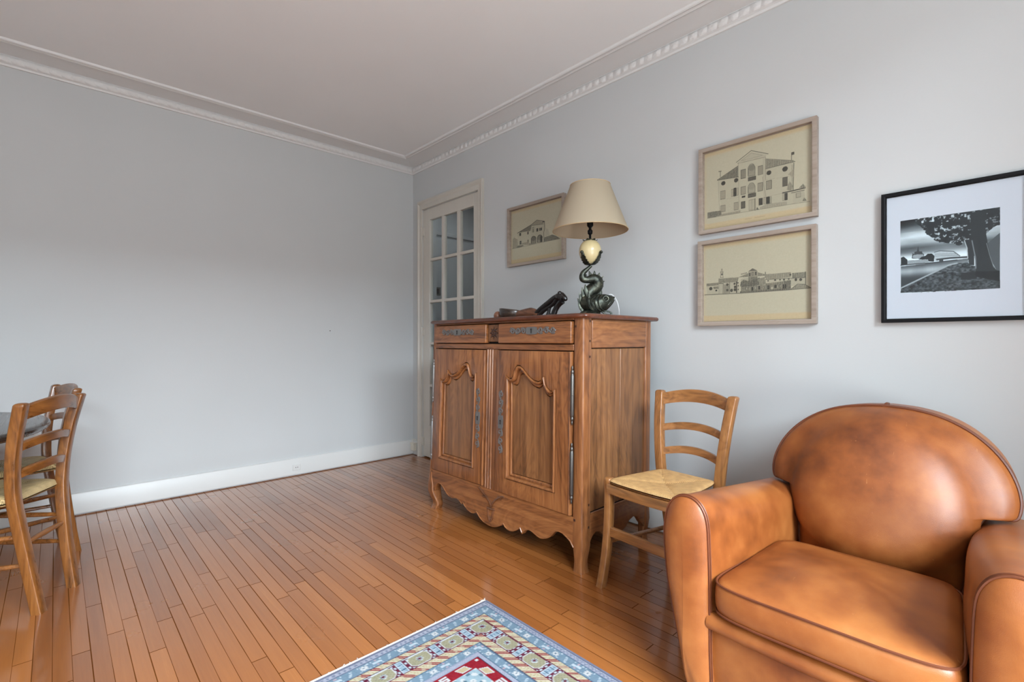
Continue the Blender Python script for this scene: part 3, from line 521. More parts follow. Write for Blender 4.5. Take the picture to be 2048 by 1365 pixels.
def sidedoor(mirror, x0, x1, z0, z1):
    mr = (lambda p: (MIR - p[0], p[1])) if mirror else (lambda p: p)
    arch = [mr(p) for p in ARCH]
    dy = F_ - .006
    fr = MB().curve2d([[(x0, z0), (x1, z0), (x1, z1), (x0, z1)], arch], .026, XZat(dy + .013 - .0), .0015)
    dr = P(fr, 'door', M_oak['z'], smooth=30)
    cx = (arch[0][0] + arch[1][0]) / 2; cz = .57
    sh = lambda p, g: (cx + (p[0] - cx) * (1 - 2 * g / .338), cz + (p[1] - cz) * (1 - 2 * g / .5))
    mo = MB()
    rings = []
    for g, y in ((.003, dy + .004), (.004, dy - .005), (.006, dy - .008), (.011, dy - .008), (.0145, dy - .004), (.016, dy + .004), (.0165, dy + .012), (.021, dy + .009), (.027, dy + .010), (.030, dy + .014), (.0315, dy + .0215)):
        rings.append([(sh(p, g)[0], y, sh(p, g)[1]) for p in arch])
    mo.loft(rings, cap=False); P(mo, 'panel_moulding', M_oak['z'], dr, smooth=50)
    ys = dy + .018
    inner = [sh(p, .0345) for p in arch]
    P(MB().curve2d([inner], .006, XZat(ys + .002), 0), 'door_panel', M_oakpanel, dr, smooth=30)
    # bead on the meeting edge and peg heads
    ex = x1 - .004 if mirror else x1 - .006
    P(MB().tube([(ex, dy - .001, z0 + .002), (ex, dy - .001, z1 - .002)], .0055, 8), 'edge_bead', M_oak['z'], dr)
    pg = MB()
    for px, pz in ((x0 + .018, z1 - .03), (x0 + .018, z1 - .12), (x1 - .06, z1 - .06), (x1 - .06, z1 - .14), (x0 + .03, z0 + .05), (x1 - .055, z0 + .05), (x1 - .055, z0 + .02)):
        P(MB().box((px - .004, dy - .0012, pz - .004), (px + .004, dy, pz + .004)), 'peg', M_peg, dr, smooth=0)
    lx, lz = ((1.820, .611) if mirror else (2.004, .612)); ln = .325
    pl = P(scroll_plate(ln, .036, 'z', lx, lz, dy - .0015, 5 + mirror), 'lock_plate', M_iron, dr)
    P(keyhole('z', lx, lz, dy - .0055), 'keyhole', M_dark, pl, smooth=0)
sidedoor(True, 1.398, 1.870, .2505, .982)
sidedoor(False, 1.969, 2.465, .2475, .982)
for hx, zs in ((2.474, ((.655, .921), (.303, .577))), (1.386, ((.655, .921), (.303, .577)))):
    for a, b in zs:
        h = (b - a)
        pr_ = [(.0005, 0), (.003, .004), (.0045, .012), (.003, .018), (.0065, .024), (.0075, .03), (.0055, .036), (.0085, .045), (.0085, h / 2 - .001), (.0075, h / 2), (.0085, h / 2 + .001), (.0085, h - .045), (.0055, h - .036), (.0075, h - .03), (.0065, h - .024), (.003, h - .018), (.0045, h - .012), (.003, h - .004), (.0005, h)]
        P(MB().lathe(pr_, (hx, F_ - (.010 if hx > 2 else .003), a), 14), 'hinge', M_steel if hx > 2 else M_iron)
# scalloped apron with bead and carved vase with sprays
AP = [(1.380, .120), (1.392, .150), (1.415, .171), (1.440, .171), (1.466, .160), (1.486, .143), (1.502, .129), (1.528, .118), (1.556, .114), (1.582, .119), (1.604, .123), (1.628, .115), (1.650, .102), (1.658, .112), (1.664, .110),
      (1.680, .095), (1.705, .081), (1.741, .074), (1.765, .079), (1.784, .089), (1.800, .076), (1.822, .060), (1.850, .050), (1.885, .045), (1.918, .046), (1.948, .054), (1.978, .068), (2.003, .084), (2.016, .072), (2.033, .065),
      (2.055, .063), (2.077, .068), (2.102, .081), (2.127, .097), (2.140, .073), (2.150, .086), (2.162, .096), (2.180, .104), (2.196, .107), (2.220, .101), (2.243, .092), (2.266, .088), (2.289, .093), (2.308, .101), (2.326, .112), (2.345, .132),
      (2.363, .149), (2.385, .154), (2.406, .151), (2.428, .141), (2.450, .128), (2.468, .105)]
AP = [inv(*p) for p in AP]
ap = P(MB().curve2d([[(1.385, .2462), (1.385, .13)] + AP + [(2.478, .2432)]], .024, XZat(F_ + .013), .0), 'apron', M_oak['x'], smooth=30)
bead = MB(); run = [AP[0]]
for i in range(1, len(AP)):
    run.append(AP[i])
    if i == len(AP) - 1 or np.dot(np.subtract(AP[i], AP[i - 1]), np.subtract(AP[i + 1], AP[i])) < .55 * math.dist(AP[i], AP[i - 1]) * math.dist(AP[i + 1], AP[i]):
        bead.tube([(x, F_ - .0005, z + .004) for x, z in run], .0032, 6); run = [AP[i]]
P(bead, 'apron_bead', M_oak['x'], ap)
ca = MB()
def carve(pts, r): ca.tube([(inv(x, z)[0], F_ - .001, z) for x, z in smoothpath([(a, b, 0) for a, b in pts], 4) for x, z in [(x, z)]] if False else [(inv(q[0], q[1])[0], F_ - .001, q[1]) for q in smoothpath([(a, b, 0) for a, b in pts], 4)], r * 1.5, 6, (0, 1, 0), .8)
carve([(1.905, .150), (1.897, .172), (1.868, .196), (1.835, .216), (1.806, .235)], .004); carve([(1.908, .150), (1.925, .178), (1.955, .203), (1.985, .220), (2.008, .226)], .004)
carve([(1.868, .196), (1.850, .192), (1.838, .196)], .003); carve([(1.840, .213), (1.845, .226)], .003); carve([(1.955, .203), (1.968, .222)], .003); carve([(1.975, .215), (1.99, .208)], .003)
carve([(1.907, .165), (1.905, .185)], .003)
carve([(1.876, .139), (1.905, .138), (1.936, .142)], .0045); carve([(1.884, .134), (1.885, .100), (1.893, .079), (1.901, .074), (1.909, .082), (1.918, .104), (1.926, .136)], .0042)
P(ca, 'carved_vase', wood('carving_oak', lin(60, 34, 20), lin(92, 56, 34), lin(116, 72, 46), 'x', .4, .2), ap)
# panelled ends
for xo, s in ((R_, 1), (L_, -1)):
    def bx(y0, z0, y1, z1, t0, t1): return MB().box((xo - s * t0, y0, z0), (xo - s * t1, y1, z1))
    P(bx(-.636, .999, -.194, 1.130, .001, .02), 'end_rail', M_oak['y'], bevel=.003)
    P(bx(-.635, .26, -.407, .995, .011, .022), 'end_panel', M_oakpanel, bevel=.003); P(bx(-.4035, .26, -.19, .995, .011, .022), 'end_panel', M_oakpanel, bevel=.003)
    pts = [(-.64, .255), (-.64, .13), (-.625, .150), (-.60, .166), (-.57, .160), (-.54, .135), (-.50, .115), (-.45, .110), (-.40, .112), (-.36, .125), (-.33, .150), (-.295, .160), (-.26, .150), (-.235, .12), (-.19, .08), (-.19, .255)]
    P(MB().curve2d([pts], .018, YZat(xo - s * .012), .001), 'end_apron', M_oak['y'], smooth=30)
    P(MB().tube([(xo - s * .004, -.638, .256), (xo - s * .004, -.192, .256)], .004, 6), 'end_bead', M_oak['y'])
pg = MB()
for y, z in ((-.655, 1.118), (-.655, 1.03), (-.655, .96), (-.655, .30), (-.655, .20)): P(MB().box((R_ - .001, y - .004, z - .005), (R_ + .001, y + .004, z + .005)), 'peg', M_peg, smooth=0)
for x, z in ((2.482, 1.095), (2.485, .232), (1.388, .232)): P(MB().box((x - .005, F_ - .0012, z - .005), (x + .005, F_, z + .005)), 'peg', M_peg, smooth=0)
# ------------------------------------------------------------------ table lamp (stands on the sideboard)
lp = thing('table_lamp', 'tall table lamp with cream shade on an egg held by a bronze fish', 'lamp', (2.330, -.400, 1.152), R(46.855))
def LZ(py): return 1.03 + (682.5 - py) * .002544 - 1.152
def LX(px): return (px - 1180) * .002544
sh = MB(); rb_, rt, zb, zt = .1895, .1005, LZ(462), 1.822 - 1.152
sh.lathe([(rb_, zb), (rt, zt), (rt - .0015, zt), (rb_ - .0015, zb), (rb_, zb)], (0, 0, 0), 64, cap=False)
shade = sh.build('lamp_shade', M_shade, lp, smooth=50)
TRIMM = plain('shade_binding', lin(186, 160, 124), .8)
for r_, z_ in ((rb_, zb), (rt, zt)): MB().tube([(r_ * math.cos(2 * math.pi * k / 64), r_ * math.sin(2 * math.pi * k / 64), z_) for k in range(64)], .0022, 6, closed=True).build('shade_trim', TRIMM, shade)
sp = MB()
for k in range(3):
    a = 2 * math.pi * k / 3 + .4; sp.tube([(.012 * math.cos(a), .012 * math.sin(a), zt - .05), ((rt - .001) * math.cos(a), (rt - .001) * math.sin(a), zt - .004)], .0015, 5)
sp.lathe([(.012, zt - .054), (.016, zt - .05), (.012, zt - .046)], n=14); sp.build('shade_spider', M_bronze, shade)
z0 = LZ(478)
so_ = MB().lathe([(.006, z0), (.006, LZ(470)), (.012, LZ(468)), (.013, LZ(462)), (.007, LZ(459)), (.007, LZ(456)), (.016, LZ(452)), (.017, LZ(436)), (.014, LZ(430)), (.002, LZ(430))], n=20).build('bulb_holder', M_black, lp)
MB().lathe([(.012, LZ(430)), (.014, LZ(424)), (.03, LZ(408)), (.03, LZ(402)), (.018, LZ(393)), (.002, LZ(390))], n=20).build('bulb', plain('frosted_bulb', (.85, .85, .83, 1), .3), so_)
cup = MB()
for k in range(6):
    a = k * math.pi / 3
    def leafpt(t, w): r_ = .012 + .016 * t + .01 * t * t; return (r_ * math.cos(a) - w * math.sin(a), r_ * math.sin(a) + w * math.cos(a), LZ(490) + .028 * t ** 1.3 - .012 * max(0, t - .7))
    cup.loft([[leafpt(t, -w), leafpt(t, w), tuple(np.array(leafpt(t, w)) + (0, 0, .003)), tuple(np.array(leafpt(t, -w)) + (0, 0, .003))] for t, w in ((0, .006), (.35, .013), (.7, .012), (1, .003))])
cup.lathe([(.004, LZ(493)), (.014, LZ(490)), (.01, LZ(484)), (.012, LZ(480)), (.006, LZ(477))], n=16)
for k in range(5):
    a = k * 2 * math.pi / 5 + .3; q = lambda r_, z, w=0: ((r_) * math.cos(a) - w * math.sin(a), r_ * math.sin(a) + w * math.cos(a), z)
    cup.loft([[q(r_, z, -w), q(r_, z, w), q(r_ + .002, z + .002, w), q(r_ + .002, z + .002, -w)] for r_, z, w in ((.008, LZ(479.5), .012), (.025, LZ(482), .009), (.034, LZ(486), .001))])
cup.build('finial_cup', M_bronze, lp, smooth=40)
ez, eh, er = (LZ(530) + LZ(479)) / 2, (LZ(479) - LZ(530)) / 2, .056
MB().lathe([(max(.0005, er * math.sin(t) * (1 - .06 * math.cos(t))), ez - eh * math.cos(t)) for t in [math.pi * k / 24 for k in range(25)]], n=40).build('ostrich_egg', M_egg, lp, smooth=80)
fi = MB()
# four acanthus leaves cradle the egg
for k, (a, s) in enumerate(((-42, 1.08), (222, 1.08), (110, .9), (40, .8))):
    a = R(a); ca_, sa = math.cos(a), math.sin(a)
    path = []
    for i in range(13):
        t = math.pi * (1.0 - .42 * s * i / 12); rr = (er + .004) * math.sin(t) * 1.02; path.append((rr, ez + eh * 1.04 * math.cos(t)))
    W = [.006, .011, .014, .020, .014, .021, .014, .020, .013, .017, .011, .011, .007]
    secs = []
    for (rr, z), w in zip(path, W):
        c = lambda o, u: (ca_ * (rr + o) - sa * u, sa * (rr + o) + ca_ * u, z)
        secs.append([c(0, -w), c(.004, -w * .4), c(.002, 0), c(.004, w * .4), c(0, w), c(-.002, 0)])
    fi.loft(secs)
    rr, z = path[-1]; fi.ball((ca_ * (rr + .004), sa * (rr + .004), z + .002), .009, 7, (1, 1, .9))
fi.build('leaf_cradle', M_bronze, lp, smooth=50)
# the fish: head low at the right, body curling up, tail rising into the leaves
bd = [(.119, .0, .094), (.104, -.004, .092), (.082, -.008, .084), (.052, -.012, .072), (.018, -.010, .066), (-.012, .0, .076), (-.014, .016, .105), (.010, .022, .138), (.036, .020, .160), (.038, .012, .184), (.016, .006, .196), (-.012, .003, .190), (-.036, .002, .196), (-.036, 0, .222), (-.012, 0, .246), (.006, 0, .262)]
rd = [.008, .019, .035, .046, .050, .044, .034, .033, .034, .030, .024, .018, .019, .014, .0095, .008]
pp = smoothpath(bd, 5); rr = [float(np.interp(i / 5, range(len(rd)), rd)) for i in range(len(pp))]
fb = MB().tube(pp, rr, 16, (0, 1, 0), .85)
fish = fb.build('fish_body', M_bronze, lp, smooth=60)
fn = MB()
def leaf(p0, p1, p2, w, th=.004):
    P_ = smoothpath([p0, p1, p2], 5); n = len(P_); fn.tube(P_, [max(.0008, w * math.sin(math.pi * (.12 + .86 * i / (n - 1)))) for i in range(n)], 6, (0, 1, 0), .5)
for a, b, c in (((-.02, .0, .05), (-.045, -.006, .08), (-.056, -.01, .122)), ((-.01, -.01, .07), (-.036, -.012, .11), (-.042, -.014, .150)), ((.0, -.02, .08), (-.024, -.024, .13), (-.028, -.022, .165)), ((-.02, .0, .03), (-.046, .0, .06), (-.064, 0, .096)), ((-.012, -.004, .015), (-.044, -.004, .04), (-.062, -.006, .072)), ((.0, -.01, .01), (-.03, -.01, .022), (-.05, -.012, .042)),
                ((.02, -.03, .04), (-.006, -.036, .07), (-.012, -.03, .125)), ((.03, -.036, .03), (.004, -.042, .05), (-.016, -.04, .09)), ((.05, .02, .09), (.058, .03, .125), (.058, .035, .155)), ((.04, .02, .09), (.044, .03, .12), (.04, .032, .15))):
    leaf(a, b, c, .0105)
fn.build('fins', M_bronze, fish, smooth=60)
ds = MB()
for k in range(9):
    t = k / 8; c = smoothpath(bd[7:12], 4)[int(t * 15)]; ang = R(-35 + 165 * t)
    q = np.array([math.cos(ang), 0, math.sin(ang)]); c = np.array(c)
    ds.tube([tuple(c + q * .022), tuple(c + q * .043)], [.011, .001], 6, (0, 1, 0), .5)
ds.build('dorsal_fin', M_bronze, fish, smooth=50)
hd = MB()
for r_, x in ((.013, .072),): hd.tube([(x + r_ * math.cos(2 * math.pi * k / 16), -.043, .09 + r_ * math.sin(2 * math.pi * k / 16)) for k in range(16)], .003, 6, closed=True)
hd.ball((.072, -.041, .09), .007, 7)
for k in range(4):
    x0 = .04 - .018 * k; hd.tube(smoothpath([(x0 + .012, -.05, .108 - .004 * k), (x0 - .008, -.058, .08), (x0, -.052, .048), (x0 + .025, -.04, .028)], 4), .0032, 6)
hd.tube(smoothpath([(.120, -.010, .10), (.107, -.022, .086), (.092, -.030, .068), (.076, -.03, .05)], 4), .005, 7); hd.tube(smoothpath([(.120, .008, .10), (.107, .018, .086), (.092, .024, .068), (.076, .024, .05)], 4), .005, 7)
hd.tube(smoothpath([(.118, .0, .090), (.106, 0, .070), (.088, 0, .05), (.07, 0, .035)], 4), [.009] * 13, 8)
hd.build('fish_face', M_bronze, fish, smooth=60)
MB().lathe([(.002, 0), (.062, 0), (.066, .004), (.062, .009), (.05, .013), (.054, .018), (.048, .026), (.038, .034), (.002, .036)], n=36).tube(smoothpath([(.055, -.02, .030), (.088, -.02, .027), (.105, -.02, .018), (.098, -.02, .010), (.075, -.02, .014), (.055, -.02, .026)], 5), .0042, 6).build('lamp_base', M_bronze, lp, smooth=40)
MB().tube(smoothpath([(.04, .05, .012), (.06, .06, .07), (.095, .05, .112), (.118, .04, .118), (.140, .03, .090), (.153, .03, .045), (.158, .05, .006), (.165, .12, .004)], 6), .0019, 6).build('power_cord', M_cord, lp)

# ------------------------------------------------------------------ carved wooden figure beside the lamp
cf = thing('wood_carving', 'long carved wooden piece with shallow bowl and black openwork end on the sideboard', 'carving', (1.93, -.45, 1.152))
O2 = (1.93, -.45, 1.152)
MB().ball((1.678, -.45, 1.180), .028, 10, (.9, .9, 1)).build('round_knob', wood('knob_wood', lin(96, 56, 40), lin(140, 92, 70), lin(170, 120, 96), 'x', .4, .1), cf, O2, smooth=80)
bw = MB(); secs = []
for f, z in ((.45, 1.152), (.8, 1.160), (.98, 1.185), (1.0, 1.206), (.97, 1.214), (.90, 1.213), (.84, 1.200), (.55, 1.178), (.02, 1.174)):
    secs.append([(1.790 + f * .078 * math.cos(a), -.45 + f * .055 * math.sin(a), z + (.011 * -math.cos(a) if z > 1.19 else 0)) for a in [2 * math.pi * k / 32 for k in range(32)]])
bw.loft(secs).build('hollow_bowl', wood('dark_bowl_wood', lin(30, 22, 18), lin(56, 42, 34), lin(84, 66, 54), 'x', .3, .3), cf, O2, smooth=50)
MB().tube(smoothpath([(1.852, -.45, 1.180), (1.89, -.45, 1.184), (1.94, -.45, 1.187), (1.985, -.45, 1.184), (2.02, -.45, 1.172)], 6), [float(np.interp(i, [0, 8, 14, 24], [.022, .026, .030, .018])) for i in range(25)], 14).build('carved_body', M_carved, cf, O2, smooth=60)
eb = MB()
def limb(pts, r): P_ = smoothpath(pts, 5); eb.tube(P_, [float(np.interp(i / (len(P_) - 1), np.linspace(0, 1, len(r)), r)) for i in range(len(P_))], 8)
limb([(1.985, -.46, 1.170), (2.04, -.455, 1.206), (2.09, -.452, 1.236), (2.135, -.45, 1.258), (2.172, -.45, 1.270)], [.012, .015, .014, .017, .016])
limb([(1.99, -.43, 1.170), (2.035, -.435, 1.214), (2.052, -.44, 1.206)], [.011, .012, .008])
limb([(2.03, -.46, 1.170), (2.06, -.455, 1.196), (2.10, -.45, 1.215), (2.13, -.45, 1.232), (2.155, -.45, 1.256)], [.012, .013, .011, .012, .015])
limb([(2.085, -.45, 1.168), (2.092, -.45, 1.19), (2.098, -.45, 1.216)], [.012, .009, .010])
limb([(2.092, -.45, 1.167), (2.112, -.45, 1.170), (2.128, -.45, 1.170)], [.010, .009, .012])
limb([(2.128, -.45, 1.172), (2.138, -.45, 1.194), (2.158, -.45, 1.220), (2.185, -.45, 1.240)], [.016, .015, .016, .020])
limb([(2.15, -.45, 1.262), (2.172, -.45, 1.262), (2.196, -.45, 1.250)], [.018, .026, .020])
limb([(2.165, -.45, 1.282), (2.186, -.452, 1.270), (2.206, -.452, 1.252), (2.216, -.452, 1.242)], [.010, .016, .015, .008])
eb.ball((2.178, -.46, 1.280), .012, 8); eb.build('openwork_figure', M_ebony, cf, O2, smooth=60)
# ------------------------------------------------------------------ pictures on the right wall
def canvas(W, H):
    v, u = np.mgrid[0:H, 0:W]; return u / (W - 1), v / (H - 1)
def inpoly(U, V, pts):
    ins = np.zeros(U.shape, bool); n = len(pts)
    for i in range(n):
        (x0, y0), (x1, y1) = pts[i], pts[(i + 1) % n]
        if y0 == y1: continue
        ins ^= ((y0 > V) != (y1 > V)) & (U < (x1 - x0) * (V - y0) / (y1 - y0) + x0)
    return ins
def seg(U, V, pts, w, asp):
    d = np.full(U.shape, 9.0)
    for (x0, y0), (x1, y1) in zip(pts, pts[1:]):
        dx, dy = (x1 - x0) * asp, y1 - y0; L2 = dx * dx + dy * dy + 1e-12
        t = np.clip(((U - x0) * asp * dx + (V - y0) * dy) / L2, 0, 1)
        d = np.minimum(d, np.hypot((U - x0) * asp - t * dx, V - y0 - t * dy))
    return np.clip(1.5 - d / w, 0, 1)
def blur(a, n):
    for _ in range(n): a = (a + np.roll(a, 1, 0) + np.roll(a, -1, 0) + np.roll(a, 1, 1) + np.roll(a, -1, 1)) / 5
    return a
def engrave(items, W, H, asp, seed):
    rs = np.random.RandomState(seed); U, V = canvas(W, H); D = np.zeros(U.shape); N = rs.rand(H, W)
    N2 = blur(rs.rand(H, W), 4); N2 = (N2 - N2.min()) / (N2.max() - N2.min())
    for it in items:
        if it[0] == 'p': D = np.where(inpoly(U, V, it[1]), np.maximum(D, it[2] * (.8 + .4 * N)), D)
        elif it[0] == 'h': D = np.where(inpoly(U, V, it[1]), np.maximum(D * .5, it[2] * (.30 + .35 * N + .45 * N2 + .2 * np.sin(U * 420))), D)
        elif it[0] == 'r':
            _, u, v, a, b, g = it; m = (abs(U - u) < a) & (abs(V - v) < b); D = np.where(m, g * (1 if g > .65 else .7) * (.75 + .4 * N), D)
            e = m & ((abs(U - u) > a - .004) | (abs(V - v) > b - .006)); D = np.where(e, np.maximum(D, min(.9, g + .2)), D)
        elif it[0] == 'e':
            _, u, v, a, b, g = it; D = np.where(((U - u) / a) ** 2 + ((V - v) / b) ** 2 < 1, g * (.8 + .3 * N), D)
        elif it[0] == 'l': D = np.maximum(D, it[3] * seg(U, V, it[1], it[2] * .75, asp))
    return D, U, V, N2
def print_rgb(items, W, H, asp, seed):
    D, U, V, N2 = engrave(items, W, H, asp, seed)
    paper = np.array([180, 174, 151.]); edge = np.array([186, 168, 134.]); ink = np.array([38, 38, 36.])
    m = np.minimum(np.minimum(U * asp, (1 - U) * asp), np.minimum(V, 1 - V)); b = (np.clip((.10 - V) / .02, 0, 1) + np.clip((V - .92) / .03, 0, 1) + np.clip((.05 - U) / .05, 0, 1) * .7).clip(0, 1)[..., None]
    base = paper * (1 - b) + edge * b + (N2[..., None] - .5) * 8
    D = np.clip(D, 0, 1)[..., None] * .92
    return np.clip(base * (1 - D) + ink * D, 0, 255)
def frame_obj(name, label, x0, x1, z0, z1, w, depth, mat, group=None):
    t = thing(name, label, 'picture', ((x0 + x1) / 2, 0, (z0 + z1) / 2), group=group); off = ((x0 + x1) / 2, 0, (z0 + z1) / 2)
    m = MB(); sec = lambda g: [(-.002, g), (-depth, g), (-depth, g + w - .004), (-depth + .002, g + w), (-.012, g + w), (-.012, g + w + .003), (-.002, g + w + .003)]
    ring = []
    for cx, cz, sx, sz in ((x0, z0, 1, 1), (x1, z0, -1, 1), (x1, z1, -1, -1), (x0, z1, 1, -1), (x0, z0, 1, 1)):
        ring.append([(cx + sx * g, y, cz + sz * g) for y, g in sec(0)])
    m.loft(ring, cap=False); fr = m.build('frame', mat, t, off, smooth=30)
    MB().box((x0 + .003, -.004, z0 + .003), (x1 - .003, -.001, z1 - .003)).build('backing', M_matboard, t, off, smooth=0)
    return t, off
def engraving(label, x0, x1, z0, z1, items, u_rect, W, H, seed):
    t, off = frame_obj('framed_print', label, x0, x1, z0, z1, .019, .030, M_frame, 'architectural prints in limed oak frames')
    a, b, c, d = u_rect
    MB().box((x0 + .012, -.0085, z0 + .012), (x1 - .012, -.006, z1 - .012)).build('mount', M_matboard, t, off, smooth=0)
    colour_grid('engraving', W, H, lambda u, v: (a + u * (b - a) - off[0], -.0088, c + v * (d - c) - off[2]), print_rgb(items, W, H, (b - a) / (d - c), seed), M_print, t)
    MB().box((x0 + .016, -.0145, z0 + .016), (x1 - .016, -.0125, z1 - .016)).build('glass', M_picglass, t, off, smooth=0)
engraving('framed print of a villa with central pediment and balconies, above another print', 2.7225, 3.2435, 1.563, 1.9885, DRAW_V, (2.737, 3.228, 1.578, 1.974), 400, 320, 1)
engraving('framed print of a long low farm building with a bell tower, under another print', 2.7185, 3.241, 1.105, 1.529, DRAW_L, (2.733, 3.226, 1.120, 1.514), 400, 320, 2)
engraving('framed print of a small house with two arches, partly hidden behind the lamp shade', 1.302, 1.832, 1.556, 1.975, DRAW_B, (1.317, 1.817, 1.571, 1.960), 320, 250, 3)
def photo_rgb(W, H):
    rs = np.random.RandomState(7); U, V = canvas(W, H); asp = .97
    def fbm(sx, sy, seed):
        r = np.random.RandomState(seed); a = np.zeros((H, W)); amp = 1
        for o in range(5):
            nx, ny = max(2, int(sx * 2 ** o)), max(2, int(sy * 2 ** o)); g = r.rand(ny + 2, nx + 2)
            x = U * nx; y = V * ny; i, j = x.astype(int), y.astype(int); fx, fy = x - i, y - j; fx = fx * fx * (3 - 2 * fx); fy = fy * fy * (3 - 2 * fy)
            a += amp * (g[j, i] * (1 - fx) * (1 - fy) + g[j, i + 1] * fx * (1 - fy) + g[j + 1, i] * (1 - fx) * fy + g[j + 1, i + 1] * fx * fy); amp *= .5
        return a / 1.94
    n = fbm(2, 7, 3); base = np.interp(V, [.40, .46, .50, .55, .61, .67, .76, .85, 1.0], [215, 240, 215, 130, 92, 165, 215, 140, 45])
    G = base + (n - .5) * 120 * np.clip((V - .45) * 6, .25, 1); G = np.where((U < .3) & (V > .83), G * np.interp(V, [.83, 1], [.9, .45]), G)
    def pol(items, G, noisy=0):
        for it in items:
            if it[0] == 'p': G = np.where(inpoly(U, V, it[1]), it[2] + noisy * (rs.rand(H, W) - .5), G)
            elif it[0] == 'r': _, u, v, a, b, g = it; G = np.where((abs(U - u) < a) & (abs(V - v) < b), g, G)
            elif it[0] == 'l': k = seg(U, V, it[1], it[2] * .5, asp); G = G * (1 - k) + it[3] * k
        return G
    wat = inpoly(U, V, DRAW_WAT[0][1]); refl = 55 + 120 * np.exp(-((V - .30) / .06) ** 2) * (.6 + .6 * fbm(9, 1, 5)) + 40 * np.clip((U - .25) * 2, 0, 1)
    G = np.where(wat, refl, G)
    G = pol(DRAW_PH, G, 34)
    tex = fbm(40, 60, 9); G0 = pol(DRAW_BANK[:1], G); bank = inpoly(U, V, DRAW_BANK[0][1])
    G = np.where(bank, np.clip(18 + 110 * (tex - .28) * np.interp(V, [0, .2, .38], [1.0, 1.1, 1.6]) + rs.rand(H, W) * 14 + 12, 8, 150), G); G = pol(DRAW_BANK[1:], G)
    soft = blur(inpoly(U, V, DRAW_FOL[0][1]).astype(float), 60); fol = soft + (fbm(30, 28, 21) - .5) * 1.15 > .5; lf = fbm(34, 34, 30); spots = np.clip((lf - .61) * 9, 0, 1)
    G = np.where(fol, 24 + 26 * rs.rand(H, W) + 190 * spots * (.5 + .6 * fbm(3, 3, 33)) * np.clip(1.25 - abs(U - .45) * 1.3, .3, 1), G)
    G = pol(DRAW_TR, G, 8)
    G = np.clip(G, 6, 235)[..., None]
    return np.clip(np.concatenate([G * .92, G * .98, G * 1.0], 2) + np.array([2, 6, 9.]), 0, 255)
t, off = frame_obj('framed_photograph', 'black framed monochrome photograph of a riverside tree, right of the villa prints', 3.4635, 3.869, 1.101, 1.603, .0125, .024, M_black)
MB().box((3.4735, -.0095, 1.111), (3.859, -.006, 1.593)).build('mat_board', M_matboard, t, off, smooth=0)
colour_grid('photo_sheet', 330, 330, lambda u, v: (3.521 + u * .2715 - off[0], -.0099, 1.212 + v * .280 - off[2]), photo_rgb(330, 330), M_photo, t)
MB().box((3.4745, -.0145, 1.112), (3.858, -.0125, 1.592)).build('glass', M_picglass, t, off, smooth=0)
